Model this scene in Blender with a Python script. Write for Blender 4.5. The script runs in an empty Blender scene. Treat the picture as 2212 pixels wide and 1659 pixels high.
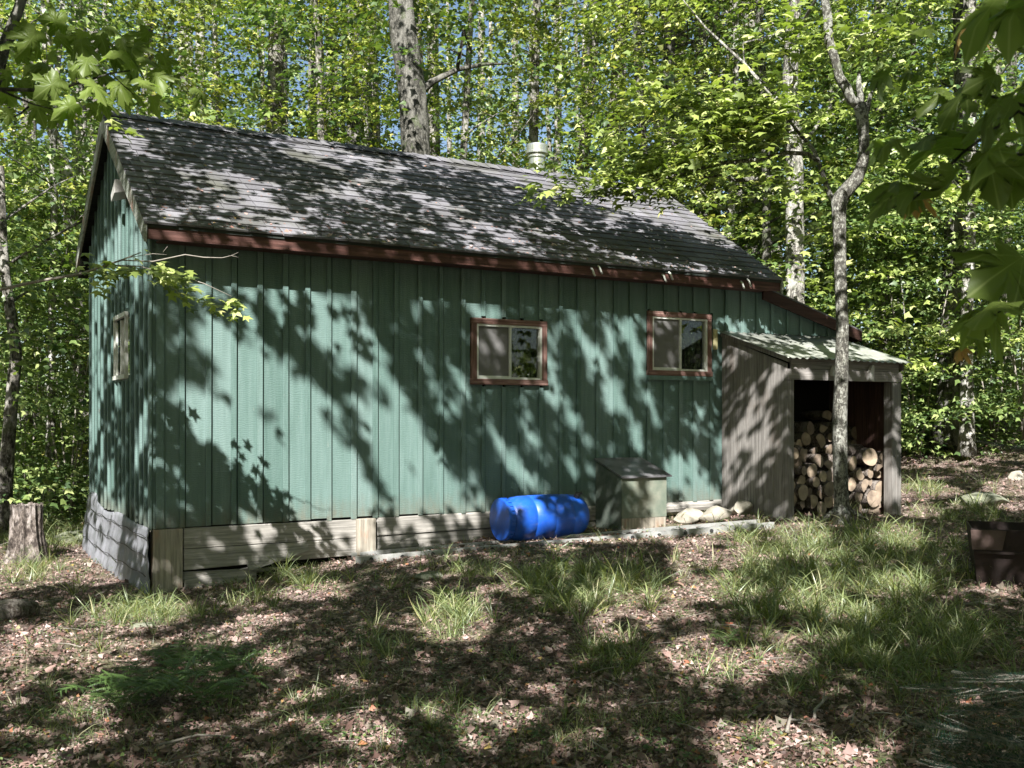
import bpy, math, random
import numpy as np
from mathutils import Vector, Matrix
random.seed(7); rng = np.random.default_rng(11)
R = math.radians
scn = bpy.context.scene
col = scn.collection

# ------------------------------------------------------------------ camera, world, sun, exposure
# The picture is measured on a 2212 x 1659 grid; F is the focal length on that grid, HZ the horizon row.
F, CX, HZ = 2230.0, 1106.0, 905.0
CAM = np.array([-1.77, -9.27, 0.94])
FWD = np.array([0.498, 0.8672, 0.0]); RGT = np.array([0.8672, -0.498, 0.0])
cd = bpy.data.cameras.new('camera'); cam = bpy.data.objects.new('camera', cd); col.objects.link(cam)
cam.location = CAM
cam.rotation_euler = (R(90), 0, -math.atan2(FWD[0], FWD[1]))
cd.sensor_width = 36.0; cd.lens = 36.0 * F / 2212.0
cd.shift_y = (HZ - 829.5) / 2212.0
cd.dof.use_dof = True; cd.dof.focus_distance = 10.5; cd.dof.aperture_fstop = 14.0
cd.clip_start = 0.05; cd.clip_end = 500
scn.camera = cam

SUN = np.array([-0.75, -1.0, 1.10]); SUN /= np.linalg.norm(SUN)
EL = math.asin(SUN[2]); AZ = math.atan2(SUN[0], SUN[1])
w = bpy.data.worlds.new('World'); scn.world = w; w.use_nodes = True
nt = w.node_tree; bg = nt.nodes['Background']
sky = nt.nodes.new('ShaderNodeTexSky'); sky.sky_type = 'NISHITA'; sky.sun_disc = False
sky.sun_elevation = EL; sky.sun_rotation = AZ
nt.links.new(sky.outputs[0], bg.inputs[0]); bg.inputs[1].default_value = 0.05
sl = bpy.data.lights.new('sun', 'SUN'); sl.energy = 5.0; sl.angle = R(0.53); sl.color = (1, 0.98, 0.955)
so = bpy.data.objects.new('sun', sl); col.objects.link(so)
so.rotation_euler = Vector(SUN).to_track_quat('Z', 'Y').to_euler()
scn.view_settings.view_transform = 'Standard'; scn.view_settings.look = 'None'
scn.view_settings.exposure = 1.65; scn.view_settings.gamma = 1
scn.cycles.max_bounces = 6; scn.cycles.diffuse_bounces = 2; scn.cycles.transmission_bounces = 6
scn.cycles.transparent_max_bounces = 8; scn.cycles.use_denoising = True
scn.cycles.sample_clamp_indirect = 6

# ------------------------------------------------------------------ geometry of the picture
def at(x, y, d):                      # a pixel of the grid at a depth d in metres -> world point
    return CAM + FWD * d + RGT * ((x - CX) / F * d) + np.array([0, 0, (HZ - y) / F * d])
def ray(x, y): return FWD + RGT * ((x - CX) / F) + np.array([0, 0, (HZ - y) / F])
def at_plane(x, y, axis, val):
    r = ray(x, y); return CAM + r * ((val - CAM[axis]) / r[axis])
def proj(P):
    P = np.atleast_2d(P) - CAM
    d = P @ FWD; d = np.where(np.abs(d) < 1e-4, 1e-4, d)
    return CX + F * (P @ RGT) / d, HZ - F * P[:, 2] / d, d
GX = [-30, -3, 0, .86, 1.84, 3.2, 4.6, 6.4, 8.2, 11, 16, 40]
GZ = [.0, -.02, .0, .06, .2, .3, .35, .43, .40, .72, 1.2, 2.2]
def ground_z(x, y):
    x = np.asarray(x, float); y = np.asarray(y, float)
    near = np.interp(x, GX, GZ) - 1.52 + .94
    far = -1.5 + .94 + np.clip(x, -4, 9) * .03
    t = np.clip((-y - .4) / 5.0, 0, 1); t = t * t * (3 - 2 * t)
    z = near * (1 - t) + far * t
    z = z + .02 * np.sin(x * 1.7 + y * .9) * np.cos(y * 1.3 - x * .4) * np.clip(np.hypot(x - 3, y) / 3, 0, 1)
    return z
def at_ground(x, y):
    r = ray(x, y); t = 2.0
    for _ in range(60):
        P = CAM + r * t; g = float(ground_z(P[0], P[1])); 
        if P[2] <= g: break
        t += .3
    lo, hi = t - .3, t
    for _ in range(14):
        m = (lo + hi) / 2; P = CAM + r * m
        if P[2] <= float(ground_z(P[0], P[1])): hi = m
        else: lo = m
    return CAM + r * hi

# ------------------------------------------------------------------ materials
def mat(name): 
    m = bpy.data.materials.new(name); m.use_nodes = True
    n = m.node_tree; b = n.nodes['Principled BSDF']
    return m, n, b
def nd(n, t, **k):
    x = n.nodes.new(t)
    for a, v in k.items():
        if a.startswith('i_'):
            key = a[2:]; key = int(key) if key.isdigit() else key.replace('_', ' ')
            x.inputs[key].default_value = v
        else: setattr(x, a, v)
    return x
def coords(n, scale=(1, 1, 1)):
    tc = nd(n, 'ShaderNodeTexCoord'); mp = nd(n, 'ShaderNodeMapping'); mp.inputs['Scale'].default_value = scale
    n.links.new(tc.outputs['Object'], mp.inputs[0]); return mp.outputs[0]
def noise(n, co, sc, det=6, rough=.6):
    x = nd(n, 'ShaderNodeTexNoise'); x.inputs['Scale'].default_value = sc; x.inputs['Detail'].default_value = det; x.inputs['Roughness'].default_value = rough
    n.links.new(co, x.inputs['Vector']); return x.outputs[0]
def ramp(n, fac, stops):
    r = nd(n, 'ShaderNodeValToRGB'); e = r.color_ramp.elements
    while len(e) < len(stops): e.new(.5)
    for s, (p, c) in zip(e, stops):
        s.position = p; s.color = (*c, 1) if len(c) == 3 else c
    n.links.new(fac, r.inputs[0]); return r.outputs[0]
def mix(n, f, a, b, mode='MIX'):
    x = nd(n, 'ShaderNodeMix', data_type='RGBA', blend_type=mode)
    for s, v in ((0, f), (6, a), (7, b)):
        if hasattr(v, 'is_linked') or isinstance(v, bpy.types.NodeSocket): n.links.new(v, x.inputs[s])
        else: x.inputs[s].default_value = v if s == 0 else (*v, 1)
    return x.outputs[2]
def bump(n, b, h, s=.5, d=.02, chain=None):
    x = nd(n, 'ShaderNodeBump'); x.inputs['Strength'].default_value = s; x.inputs['Distance'].default_value = d
    n.links.new(h, x.inputs['Height'])
    if chain is not None: n.links.new(chain, x.inputs['Normal'])
    n.links.new(x.outputs[0], b.inputs['Normal']); return x.outputs[0]
def island(n):
    g = nd(n, 'ShaderNodeNewGeometry'); return g.outputs['Random Per Island']

def leaf_mat(name, stops, trans=.33, rough=.4, spec=.55, tint=(1.1, 1.3, .45), veins=False):
    m, n, b = mat(name)
    c = ramp(n, island(n), stops)
    if veins:
        uv = nd(n, 'ShaderNodeUVMap'); sp = nd(n, 'ShaderNodeSeparateXYZ'); n.links.new(uv.outputs[0], sp.inputs[0])
        an = nd(n, 'ShaderNodeMath', operation='ARCTAN2'); n.links.new(sp.outputs[0], an.inputs[0]); n.links.new(sp.outputs[1], an.inputs[1])
        last = None
        for a0 in (0, .62, -.62, 1.25, -1.25):
            s = nd(n, 'ShaderNodeMath', operation='SUBTRACT'); n.links.new(an.outputs[0], s.inputs[0]); s.inputs[1].default_value = a0
            q = nd(n, 'ShaderNodeMath', operation='ABSOLUTE'); n.links.new(s.outputs[0], q.inputs[0])
            if last is None: last = q.outputs[0]
            else:
                mn = nd(n, 'ShaderNodeMath', operation='MINIMUM'); n.links.new(last, mn.inputs[0]); n.links.new(q.outputs[0], mn.inputs[1]); last = mn.outputs[0]
        v = ramp(n, last, [(0, (.8, .8, .8)), (.03, (0, 0, 0))])
        c = mix(n, noise(n, coords(n), 14, 3), c, (.09, .12, .02)) if False else c
        c = mix(n, v, c, (.34, .40, .16))
    geo = nd(n, 'ShaderNodeNewGeometry')
    back = mix(n, .35, c, (.16, .22, .16))
    c2 = mix(n, geo.outputs['Backfacing'], c, back)
    n.links.new(c2, b.inputs['Base Color']); b.inputs['Roughness'].default_value = rough
    b.inputs['Specular IOR Level'].default_value = spec
    tr = nd(n, 'ShaderNodeBsdfTranslucent'); tc = mix(n, 1.0, c, tint, 'MULTIPLY'); n.links.new(tc, tr.inputs[0])
    ms = nd(n, 'ShaderNodeMixShader'); ms.inputs[0].default_value = trans
    n.links.new(b.outputs[0], ms.inputs[1]); n.links.new(tr.outputs[0], ms.inputs[2])
    n.links.new(ms.outputs[0], n.nodes['Material Output'].inputs[0])
    return m
LEAF = [(0, (.06, .09, .025)), (.3, (.17, .215, .05)), (.7, (.34, .40, .11)), (.93, (.5, .54, .22)), (1, (.6, .56, .24))]
LEAF2 = [(0, (.045, .085, .03)), (.4, (.12, .18, .055)), (.8, (.24, .31, .1)), (1, (.4, .44, .18))]
M = {}
M['leaf'] = leaf_mat('maple_leaf', LEAF)
M['leaf_cool'] = leaf_mat('beech_leaf', LEAF2)
M['leaf_near'] = leaf_mat('maple_leaf_close', [(0, (.13, .18, .04)), (.6, (.2, .27, .06)), (1, (.3, .38, .09))], trans=.55, veins=True, rough=.4, spec=.35)
M['leaf_dry'] = leaf_mat('dying_leaf', [(0, (.55, .42, .14)), (1, (.5, .25, .08))], trans=.35, tint=(1, .8, .4), veins=True)
M['grass'] = leaf_mat('grass_blade', [(0, (.1, .12, .04)), (.5, (.2, .235, .07)), (.82, (.32, .35, .11)), (.9, (.5, .44, .24)), (1, (.55, .5, .3))], trans=.35)
M['cover'] = leaf_mat('ground_plant', [(0, (.05, .09, .035)), (.6, (.09, .14, .05)), (1, (.17, .22, .07))], trans=.3)
M['fern'] = leaf_mat('fern_frond', [(0, (.055, .10, .03)), (1, (.10, .16, .045))], trans=.3)
M['needle'] = leaf_mat('fir_needle', [(0, (.015, .045, .033)), (1, (.035, .085, .058))], trans=.1, spec=.2)
M['litter'] = leaf_mat('fallen_leaf', [(0, (.07, .042, .036)), (.3, (.15, .085, .068)), (.55, (.25, .16, .135)), (.8, (.34, .235, .205)), (.93, (.45, .345, .31)), (.965, (.36, .12, .07)), (.98, (.34, .24, .08)), (1, (.13, .17, .05))], trans=.12, tint=(1, .8, .6), rough=.6)

def paint_green(name='green_paint', vert=True):
    m, n, b = mat(name); co = coords(n)
    st = noise(n, coords(n, (9, 9, .7)), 2.2, 8, .65)
    bl = noise(n, co, .9, 4)
    c = ramp(n, st, [(.25, (.058, .102, .084)), (.5, (.11, .17, .152)), (.75, (.175, .238, .224))])
    c = mix(n, ramp(n, bl, [(.4, (0, 0, 0)), (.7, (.25, .25, .25))]), c, (.17, .24, .22))
    c = mix(n, .45, c, ramp(n, island(n), [(0, (.062, .11, .092)), (.5, (.108, .17, .15)), (1, (.155, .216, .2))]))
    # bare wood showing where paint flaked
    fl = noise(n, coords(n, (30, 30, 4)), 2, 6, .7)
    c = mix(n, ramp(n, fl, [(.66, (0, 0, 0)), (.71, (.85, .85, .85))]), c, (.3, .3, .27))
    # splashed dirt along the bottom of the boards, nail heads
    sx = nd(n, 'ShaderNodeSeparateXYZ'); n.links.new(co, sx.inputs[0]); mr = nd(n, 'ShaderNodeMapRange'); mr.inputs[1].default_value = .42; mr.inputs[2].default_value = -.02; n.links.new(sx.outputs[2], mr.inputs[0])
    ml = nd(n, 'ShaderNodeMath', operation='MULTIPLY'); n.links.new(mr.outputs[0], ml.inputs[0]); n.links.new(noise(n, coords(n, (7, 7, 3)), 2, 6, .7), ml.inputs[1])
    c = mix(n, ramp(n, ml.outputs[0], [(.22, (0, 0, 0)), (.6, (.75, .75, .75))]), c, (.13, .12, .09))
    n.links.new(c, b.inputs['Base Color']); b.inputs['Roughness'].default_value = .6; b.inputs['Specular IOR Level'].default_value = .22
    saw = nd(n, 'ShaderNodeTexWave', wave_type='BANDS', bands_direction='Z'); saw.inputs['Scale'].default_value = 17; saw.inputs['Distortion'].default_value = 9; saw.inputs['Detail'].default_value = 3; saw.inputs['Detail Scale'].default_value = 1.2
    n.links.new(co, saw.inputs['Vector'])
    n1 = bump(n, b, saw.outputs[1], .22, .005); bump(n, b, noise(n, coords(n, (25, 25, 3)), 3, 6), .35, .006, n1)
    return m
M['green'] = paint_green()
def wood(name, c0, c1, c2, axis=2, stain=None, rough=.75, sc=2.0, bs=.6):
    m, n, b = mat(name)
    s = [22, 22, 22]; s[axis] = 1.1
    g = noise(n, coords(n, tuple(s)), sc, 9, .7)
    c = ramp(n, g, [(.36, tuple(x * .7 for x in c0)), (.5, c1), (.64, c2)])
    big = noise(n, coords(n), 1.6, 4)
    c = mix(n, ramp(n, big, [(.35, (0, 0, 0)), (.7, (.55, .55, .55))]), c, tuple(x * .55 for x in c1))
    if stain: c = mix(n, ramp(n, noise(n, coords(n, (2, 2, .8)), 1.9, 5), [(.56, (0, 0, 0)), (.66, (.8, .8, .8))]), c, stain)
    c = mix(n, .25, c, ramp(n, island(n), [(0, tuple(x * .6 for x in c1)), (1, c2)]))
    n.links.new(c, b.inputs['Base Color']); b.inputs['Roughness'].default_value = rough; b.inputs['Specular IOR Level'].default_value = .25
    bump(n, b, g, bs, .008); return m
M['grey_wood'] = wood('weathered_board', (.09, .083, .072), (.185, .172, .155), (.32, .3, .28), 2, stain=(.13, .105, .085))
M['sill_x'] = wood('weathered_sill_board', (.1, .095, .08), (.25, .235, .21), (.45, .42, .38), 0)
M['sill_post'] = wood('weathered_post', (.12, .1, .08), (.28, .25, .2), (.45, .4, .33), 2, stain=(.3, .14, .07))
M['beam_x'] = wood('weathered_beam', (.12, .11, .105), (.24, .22, .2), (.38, .35, .33), 0)
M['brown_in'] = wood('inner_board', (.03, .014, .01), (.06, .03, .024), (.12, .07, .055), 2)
M['red'] = wood('brown_red_paint', (.035, .017, .013), (.075, .032, .025), (.17, .085, .07), 0, rough=.6)
M['redv'] = wood('brown_red_paint_upright', (.05, .022, .016), (.1, .042, .032), (.26, .15, .12), 2, rough=.6)
M['frame'] = wood('faded_red_brown_paint', (.06, .028, .022), (.14, .066, .052), (.32, .21, .18), 0); M['framev'] = wood('faded_red_brown_paint_upright', (.06, .028, .022), (.14, .066, .052), (.32, .21, .18), 2)
M['rake'] = wood('peeling_rake_board', (.1, .12, .09), (.27, .29, .25), (.42, .42, .36), 1, stain=(.35, .16, .12))
M['ply0'] = wood('green_plywood', (.05, .07, .055), (.1, .125, .1), (.2, .21, .17), 0, sc=3)
M['plyv0'] = wood('green_plywood_front', (.055, .075, .055), (.11, .135, .1), (.22, .22, .16), 2, sc=3)

M['ply'] = None
def shingle():
    m, n, b = mat('asphalt_shingle'); co = coords(n)
    g = noise(n, co, 90, 3, .8); g2 = noise(n, co, 2.3, 5)
    c = ramp(n, g, [(.3, (.06, .058, .062)), (.6, (.17, .165, .178)), (.8, (.33, .32, .335))])
    c = mix(n, .45, c, ramp(n, island(n), [(0, (.075, .072, .077)), (.5, (.155, .15, .162)), (1, (.24, .233, .25))]))
    c = mix(n, ramp(n, g2, [(.45, (0, 0, 0)), (.68, (.65, .65, .65))]), c, (.06, .062, .035))
    n.links.new(c, b.inputs['Base Color']); b.inputs['Roughness'].default_value = .9; b.inputs['Specular IOR Level'].default_value = .12
    bump(n, b, g, .5, .004); return m
M['shingle'] = shingle()
def simple(name, c, rough=.5, metal=0, nz=None, spec=.5, bs=.2, sc=8):
    m, n, b = mat(name)
    if nz:
        cc = ramp(n, noise(n, coords(n), sc, 7, .65), [(.3, nz), (.68, c)]); n.links.new(cc, b.inputs['Base Color'])
        bump(n, b, noise(n, coords(n), sc * 2.5, 5), bs, .01)
    else: b.inputs['Base Color'].default_value = (*c, 1)
    b.inputs['Roughness'].default_value = rough; b.inputs['Metallic'].default_value = metal; b.inputs['Specular IOR Level'].default_value = spec
    return m
M['ply'] = simple('green_grey_plywood', (.15, .165, .14), .85, nz=(.055, .08, .06), sc=6, bs=.4); M['plyv'] = simple('peeling_plywood', (.22, .22, .17), .85, nz=(.09, .12, .09), sc=4, bs=.4)
M['dark'] = simple('dark_shade', (.012, .012, .01), .9, spec=.1)
M['interior'] = simple('room_dark', (.05, .045, .04), .9, spec=.1)
M['white'] = simple('white_vinyl', (.66, .67, .62), .45, nz=(.48, .48, .42))
M['white_metal'] = simple('white_enamel', (.5, .49, .46), .5, nz=(.36, .34, .31), sc=5)
M['steel'] = simple('stainless_steel', (.8, .8, .76), .27, .85, nz=(.6, .6, .52), bs=.05, sc=3)
M['blue'] = simple('blue_plastic', (.012, .10, .50), .4, nz=(.008, .06, .34), spec=.5, bs=.1, sc=4)
def _scuff():
    n = M['blue'].node_tree; b = n.nodes['Principled BSDF']; src = b.inputs['Base Color'].links[0].from_socket
    f = ramp(n, noise(n, coords(n, (2, 6, 6)), 5, 8, .75), [(.54, (0, 0, 0)), (.7, (.5, .5, .5))]); c = mix(n, f, src, (.12, .17, .34))
    f2 = ramp(n, noise(n, coords(n), 11, 8, .8), [(.62, (0, 0, 0)), (.7, (.7, .7, .7))]); n.links.new(mix(n, f2, c, (.1, .09, .07)), b.inputs['Base Color'])
_scuff()
M['alu'] = simple('dull_aluminium', (.42, .42, .41), .5, .4, nz=(.24, .24, .21), sc=7)
M['black'] = simple('black_rubber', (.02, .02, .02), .6)
M['rock'] = simple('pale_fieldstone', (.36, .33, .27), .85, nz=(.2, .18, .14), bs=.6, sc=7)
M['mossrock'] = simple('mossy_stone', (.22, .22, .17), .9, nz=(.09, .1, .055), bs=.7, sc=9)
M['rust'] = simple('rusty_steel', (.035, .019, .015), .8, .1, nz=(.015, .009, .008), sc=5, bs=.5)
M['tarp'] = simple('silvery_tarpaulin', (.25, .25, .275), .5, 0.0, nz=(.12, .125, .13), sc=4, bs=.9)
M['cut'] = simple('cut_wood_end', (.43, .35, .265), .85, nz=(.17, .13, .1), sc=10)
def _rnd():
    n = M['cut'].node_tree; b = n.nodes['Principled BSDF']; src = b.inputs['Base Color'].links[0].from_socket
    oi = nd(n, 'ShaderNodeObjectInfo'); n.links.new(mix(n, 1.0, src, ramp(n, oi.outputs['Random'], [(0, (.5, .46, .42)), (.5, (.85, .82, .8)), (1, (1.15, 1.1, 1.0))]), 'MULTIPLY'), b.inputs['Base Color'])
_rnd()
M['tin'] = simple('galvanised_sheet', (.40, .41, .37), .42, .35, nz=(.24, .25, .2), sc=4)
M['yellow'] = simple('yellow_plastic', (.42, .38, .2), .6)
M['lichen_red'] = simple('red_reflector', (.45, .03, .02), .4)
def bark(name, base, dark, pale, sc=6):
    m, n, b = mat(name)
    g = noise(n, coords(n, (1, 1, .4)), sc * 3.4, 9, .8)
    c = ramp(n, g, [(.40, dark), (.5, base), (.6, pale)])
    sp_ = noise(n, coords(n, (1, 1, .7)), sc * 5, 4, .6); c = mix(n, ramp(n, sp_, [(.5, (0, 0, 0)), (.6, (.85, .85, .85))]), c, dark)
    p = noise(n, coords(n, (1, 1, .6)), 3.4, 4)
    c = mix(n, ramp(n, p, [(.52, (0, 0, 0)), (.64, (.75, .75, .75))]), c, pale)
    p2 = noise(n, coords(n, (1, 1, .8)), 5.1, 3)
    c = mix(n, ramp(n, p2, [(.6, (0, 0, 0)), (.68, (.6, .6, .6))]), c, (.1, .12, .06))
    n.links.new(c, b.inputs['Base Color']); b.inputs['Roughness'].default_value = .9; b.inputs['Specular IOR Level'].default_value = .15
    bump(n, b, g, 1.0, .05); return m
M['bark'] = bark('maple_bark', (.16, .145, .12), (.03, .028, .024), (.40, .38, .34))
M['bark_pale'] = bark('pale_bark', (.26, .245, .21), (.05, .045, .04), (.55, .53, .48))
M['bark_lichen'] = bark('lichen_bark', (.24, .23, .19), (.07, .065, .055), (.5, .5, .44), 12)
def _mot():
    n = M['bark_lichen'].node_tree; b = n.nodes['Principled BSDF']; src = b.inputs['Base Color'].links[0].from_socket
    f = ramp(n, noise(n, coords(n, (1, 1, .75)), 24, 5, .65), [(.5, (0, 0, 0)), (.55, (.85, .85, .85))]); n.links.new(mix(n, f, src, (.07, .065, .055)), b.inputs['Base Color'])
_mot()
M['bark_dark'] = bark('dark_bark', (.09, .085, .07), (.03, .03, .025), (.24, .23, .2))
M['twig'] = simple('twig_bark', (.3, .27, .23), .8, nz=(.14, .12, .1), sc=20)
M['bark_log'] = bark('log_bark', (.22, .18, .15), (.07, .055, .045), (.4, .36, .32), 10)
M['stump'] = bark('old_stump_wood', (.2, .165, .14), (.05, .04, .035), (.42, .37, .34), 5)
def glass():
    m, n, b = mat('window_glass'); b.inputs['Transmission Weight'].default_value = 1; b.inputs['Roughness'].default_value = .01
    b.inputs['IOR'].default_value = 1.45; b.inputs['Base Color'].default_value = (.9, .95, .92, 1); return m
M['glass'] = glass()
def curtain():
    m, n, b = mat('floral_curtain'); co = coords(n)
    v = nd(n, 'ShaderNodeTexVoronoi'); v.inputs['Scale'].default_value = 22; n.links.new(co, v.inputs['Vector'])
    g = noise(n, co, 16, 4, .7)
    c = ramp(n, g, [(.45, (.008, .014, .01)), (.52, (.05, .08, .04)), (.6, (.2, .23, .14)), (.66, (.015, .03, .02))])
    n.links.new(c, b.inputs['Base Color']); b.inputs['Roughness'].default_value = .9; return m
M['curtain'] = curtain()
M['screen'] = simple('insect_screen', (.16, .155, .15), .7, nz=(.11, .105, .1), sc=5)
def ground_m():
    m, n, b = mat('forest_floor'); co = coords(n)
    v = nd(n, 'ShaderNodeTexVoronoi'); v.inputs['Scale'].default_value = 38; v.inputs['Randomness'].default_value = 1; n.links.new(co, v.inputs['Vector'])
    sp = nd(n, 'ShaderNodeSeparateColor'); n.links.new(v.outputs['Color'], sp.inputs[0])
    c = ramp(n, sp.outputs[0], [(0, (.06, .04, .035)), (.4, (.13, .09, .078)), (.7, (.22, .16, .14)), (1, (.34, .27, .24))])
    g = noise(n, co, 1.3, 6)
    c = mix(n, ramp(n, g, [(.45, (0, 0, 0)), (.62, (.8, .8, .8))]), c, (.085, .095, .04))
    c = mix(n, ramp(n, noise(n, co, 12, 5), [(.5, (0, 0, 0)), (.8, (.7, .7, .7))]), c, (.05, .035, .025))
    n.links.new(c, b.inputs['Base Color']); b.inputs['Roughness'].default_value = .95; b.inputs['Specular IOR Level'].default_value = .15
    n1 = bump(n, b, v.outputs[0], .9, .02); bump(n, b, noise(n, co, 30, 4), .6, .02, n1); return m
M['ground'] = ground_m()

# ------------------------------------------------------------------ mesh helpers
class MB:
    def __init__(s): s.v = []; s.f = []
    def add(s, vs, fs):
        o = len(s.v); s.v += [tuple(map(float, p)) for p in vs]; s.f += [tuple(i + o for i in f) for f in fs]
    def box(s, x0, x1, y0, y1, z0, z1):
        s.add([(x0, y0, z0), (x1, y0, z0), (x1, y1, z0), (x0, y1, z0), (x0, y0, z1), (x1, y0, z1), (x1, y1, z1), (x0, y1, z1)],
              [(0, 3, 2, 1), (4, 5, 6, 7), (0, 1, 5, 4), (1, 2, 6, 5), (2, 3, 7, 6), (3, 0, 4, 7)])
    def prism(s, poly, a, b, axis):      # polygon in the two other axes, extruded from a to b along axis
        n = len(poly)
        def p(q, t):
            q = list(q); q.insert(axis, t); return q
        s.add([p(q, a) for q in poly] + [p(q, b) for q in poly],
              [tuple(range(n))[::-1], tuple(range(n, 2 * n))] + [(i, (i + 1) % n, n + (i + 1) % n, n + i) for i in range(n)])
    def obox(s, P, Q, w_, h, up=(0, 0, 1)):  # a plank from P to Q, w_ wide, h thick along up
        P = np.array(P, float); Q = np.array(Q, float); d = Q - P; d /= np.linalg.norm(d)
        u = np.array(up, float); u -= d * (u @ d); u /= np.linalg.norm(u); r = np.cross(d, u)
        c = [a * r * w_ / 2 + e * u * h / 2 for a, e in ((-1, -1), (1, -1), (1, 1), (-1, 1))]
        s.add([P + k for k in c] + [Q + k for k in c], [(3, 2, 1, 0), (4, 5, 6, 7)] + [(i, (i + 1) % 4, 4 + (i + 1) % 4, 4 + i) for i in range(4)])
    def tube(s, pts, rad, n=8, cap=True, wob=0, seed=0):
        pts = [np.array(p, float) for p in pts]; k = len(pts)
        if not hasattr(rad, '__len__'): rad = [rad] * k
        rr = np.random.default_rng(seed + k * 7 + int(abs(pts[0][0]) * 100) % 997)
        o = len(s.v); up = None; ph = rr.random(3) * 6
        for i, p in enumerate(pts):
            d = pts[min(i + 1, k - 1)] - pts[max(i - 1, 0)]; d /= (np.linalg.norm(d) + 1e-9)
            if up is None: up = np.array([1, 0, 0.]) if abs(d[0]) < .8 else np.array([0, 1., 0])
            u = up - d * (up @ d); u /= np.linalg.norm(u); up = u; v_ = np.cross(d, u)
            for j in range(n):
                a = 2 * math.pi * j / n
                q = rad[i] * (1 + wob * (math.sin(a * 2 + ph[0] + i * .3) * .5 + math.sin(a * 3 + ph[1] - i * .5) * .3 + (rr.random() - .5) * .7))
                s.v.append(tuple(p + (u * math.cos(a) + v_ * math.sin(a)) * q))
        for i in range(k - 1):
            for j in range(n):
                a = o + i * n + j; b_ = o + i * n + (j + 1) % n
                s.f.append((a, b_, b_ + n, a + n))
        if cap: s.f.append(tuple(o + j for j in range(n))[::-1]); s.f.append(tuple(o + (k - 1) * n + j for j in range(n)))
    def build(s, name, m, parent=None, smooth=False):
        me = bpy.data.meshes.new(name); me.from_pydata(s.v, [], s.f); me.update()
        if smooth: me.shade_smooth()
        me.materials.append(m); o = bpy.data.objects.new(name, me); col.objects.link(o)
        if parent is not None: attach(o, parent)
        return o
def attach(o, parent):
    o.parent = parent
    if parent.type == 'EMPTY' or parent.location.length > 0:
        o.matrix_parent_inverse = WM(parent).inverted()
def WM(o):
    m = Matrix.LocRotScale(o.location, o.rotation_euler, o.scale)
    return (WM(o.parent) @ o.matrix_parent_inverse @ m) if o.parent else m
def tag(o, label=None, cat=None, group=None, kind=None):
    for k, v in (('label', label), ('category', cat), ('group', group), ('kind', kind)):
        if v: o[k] = v
    return o
def thing(name, label, cat, loc=(0, 0, 0), group=None):
    o = bpy.data.objects.new(name, None); o.empty_display_size = .2; col.objects.link(o); o.location = tuple(map(float, loc))
    return tag(o, label, cat, group)
def bevel(o, wd, seg=2):
    b = o.modifiers.new('bevel', 'BEVEL'); b.width = wd; b.segments = seg; b.limit_method = 'ANGLE'; return o

# leaf templates
T_MAPLE = (np.array([(0, 0, 0), (.42, .0, -.08), (.24, .26, 0), (.56, .62, -.12), (.2, .58, 0), (0, 1, -.14), (-.2, .58, 0), (-.56, .62, -.12), (-.24, .26, 0), (-.42, 0, -.08), (0, .38, .05)], float),
           np.array([(10, i, (i + 1) % 10) for i in range(10)]))
T_MID = (np.array([(0, 0, 0), (.5, .25, -.1), (.22, .5, .03), (0, 1, -.1), (-.22, .5, .03), (-.5, .25, -.1)], float),
         np.array([(0, 1, 2), (0, 2, 3), (0, 3, 4), (0, 4, 5)]))
T_OVAL = (np.array([(0, 0, 0), (.3, .4, .06), (0, 1, 0), (-.3, .4, .06)], float), np.array([(0, 1, 2), (0, 2, 3)]))
def big_maple(cu=1.0, sk=0.0):
    # lobed, toothed outline in finer steps for the leaves close to the viewer
    half = [(0, 0), (.10, -.06), (.26, -.10), (.33, -.03), (.47, -.02), (.40, .08), (.42, .16), (.27, .22), (.36, .30), (.40, .40), (.54, .42), (.56, .52), (.72, .62), (.56, .64), (.52, .74), (.38, .66), (.26, .58), (.22, .70), (.30, .78), (.20, .84), (.14, .94), (0, 1.12)]
    out = half + [(-x, y) for x, y in half[-2:0:-1]]
    n = len(out); V = []
    for x, y in out: V.append((x, y, cu * (-.9 * x * x - .42 * max(0, y - .3) ** 2) + sk * x + .07 * math.sin(9 * x + 5 * y + cu * 5)))
    for x, y in out: V.append((x * .5, .32 + (y - .32) * .5, cu * -.15 * x * x + .5 * sk * x + .02))
    V.append((0, .32, .03)); c = 2 * n
    f = []
    for i in range(n):
        j = (i + 1) % n; f += [(i, j, n + j), (i, n + j, n + i), (n + i, n + j, c)]
    return np.array(V, float), np.array(f)
T_BIG = big_maple(); T_BIGS = [big_maple(.6, .1), big_maple(1.3, -.2), big_maple(2.0, .25), big_maple(.3, -.1)]
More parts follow.
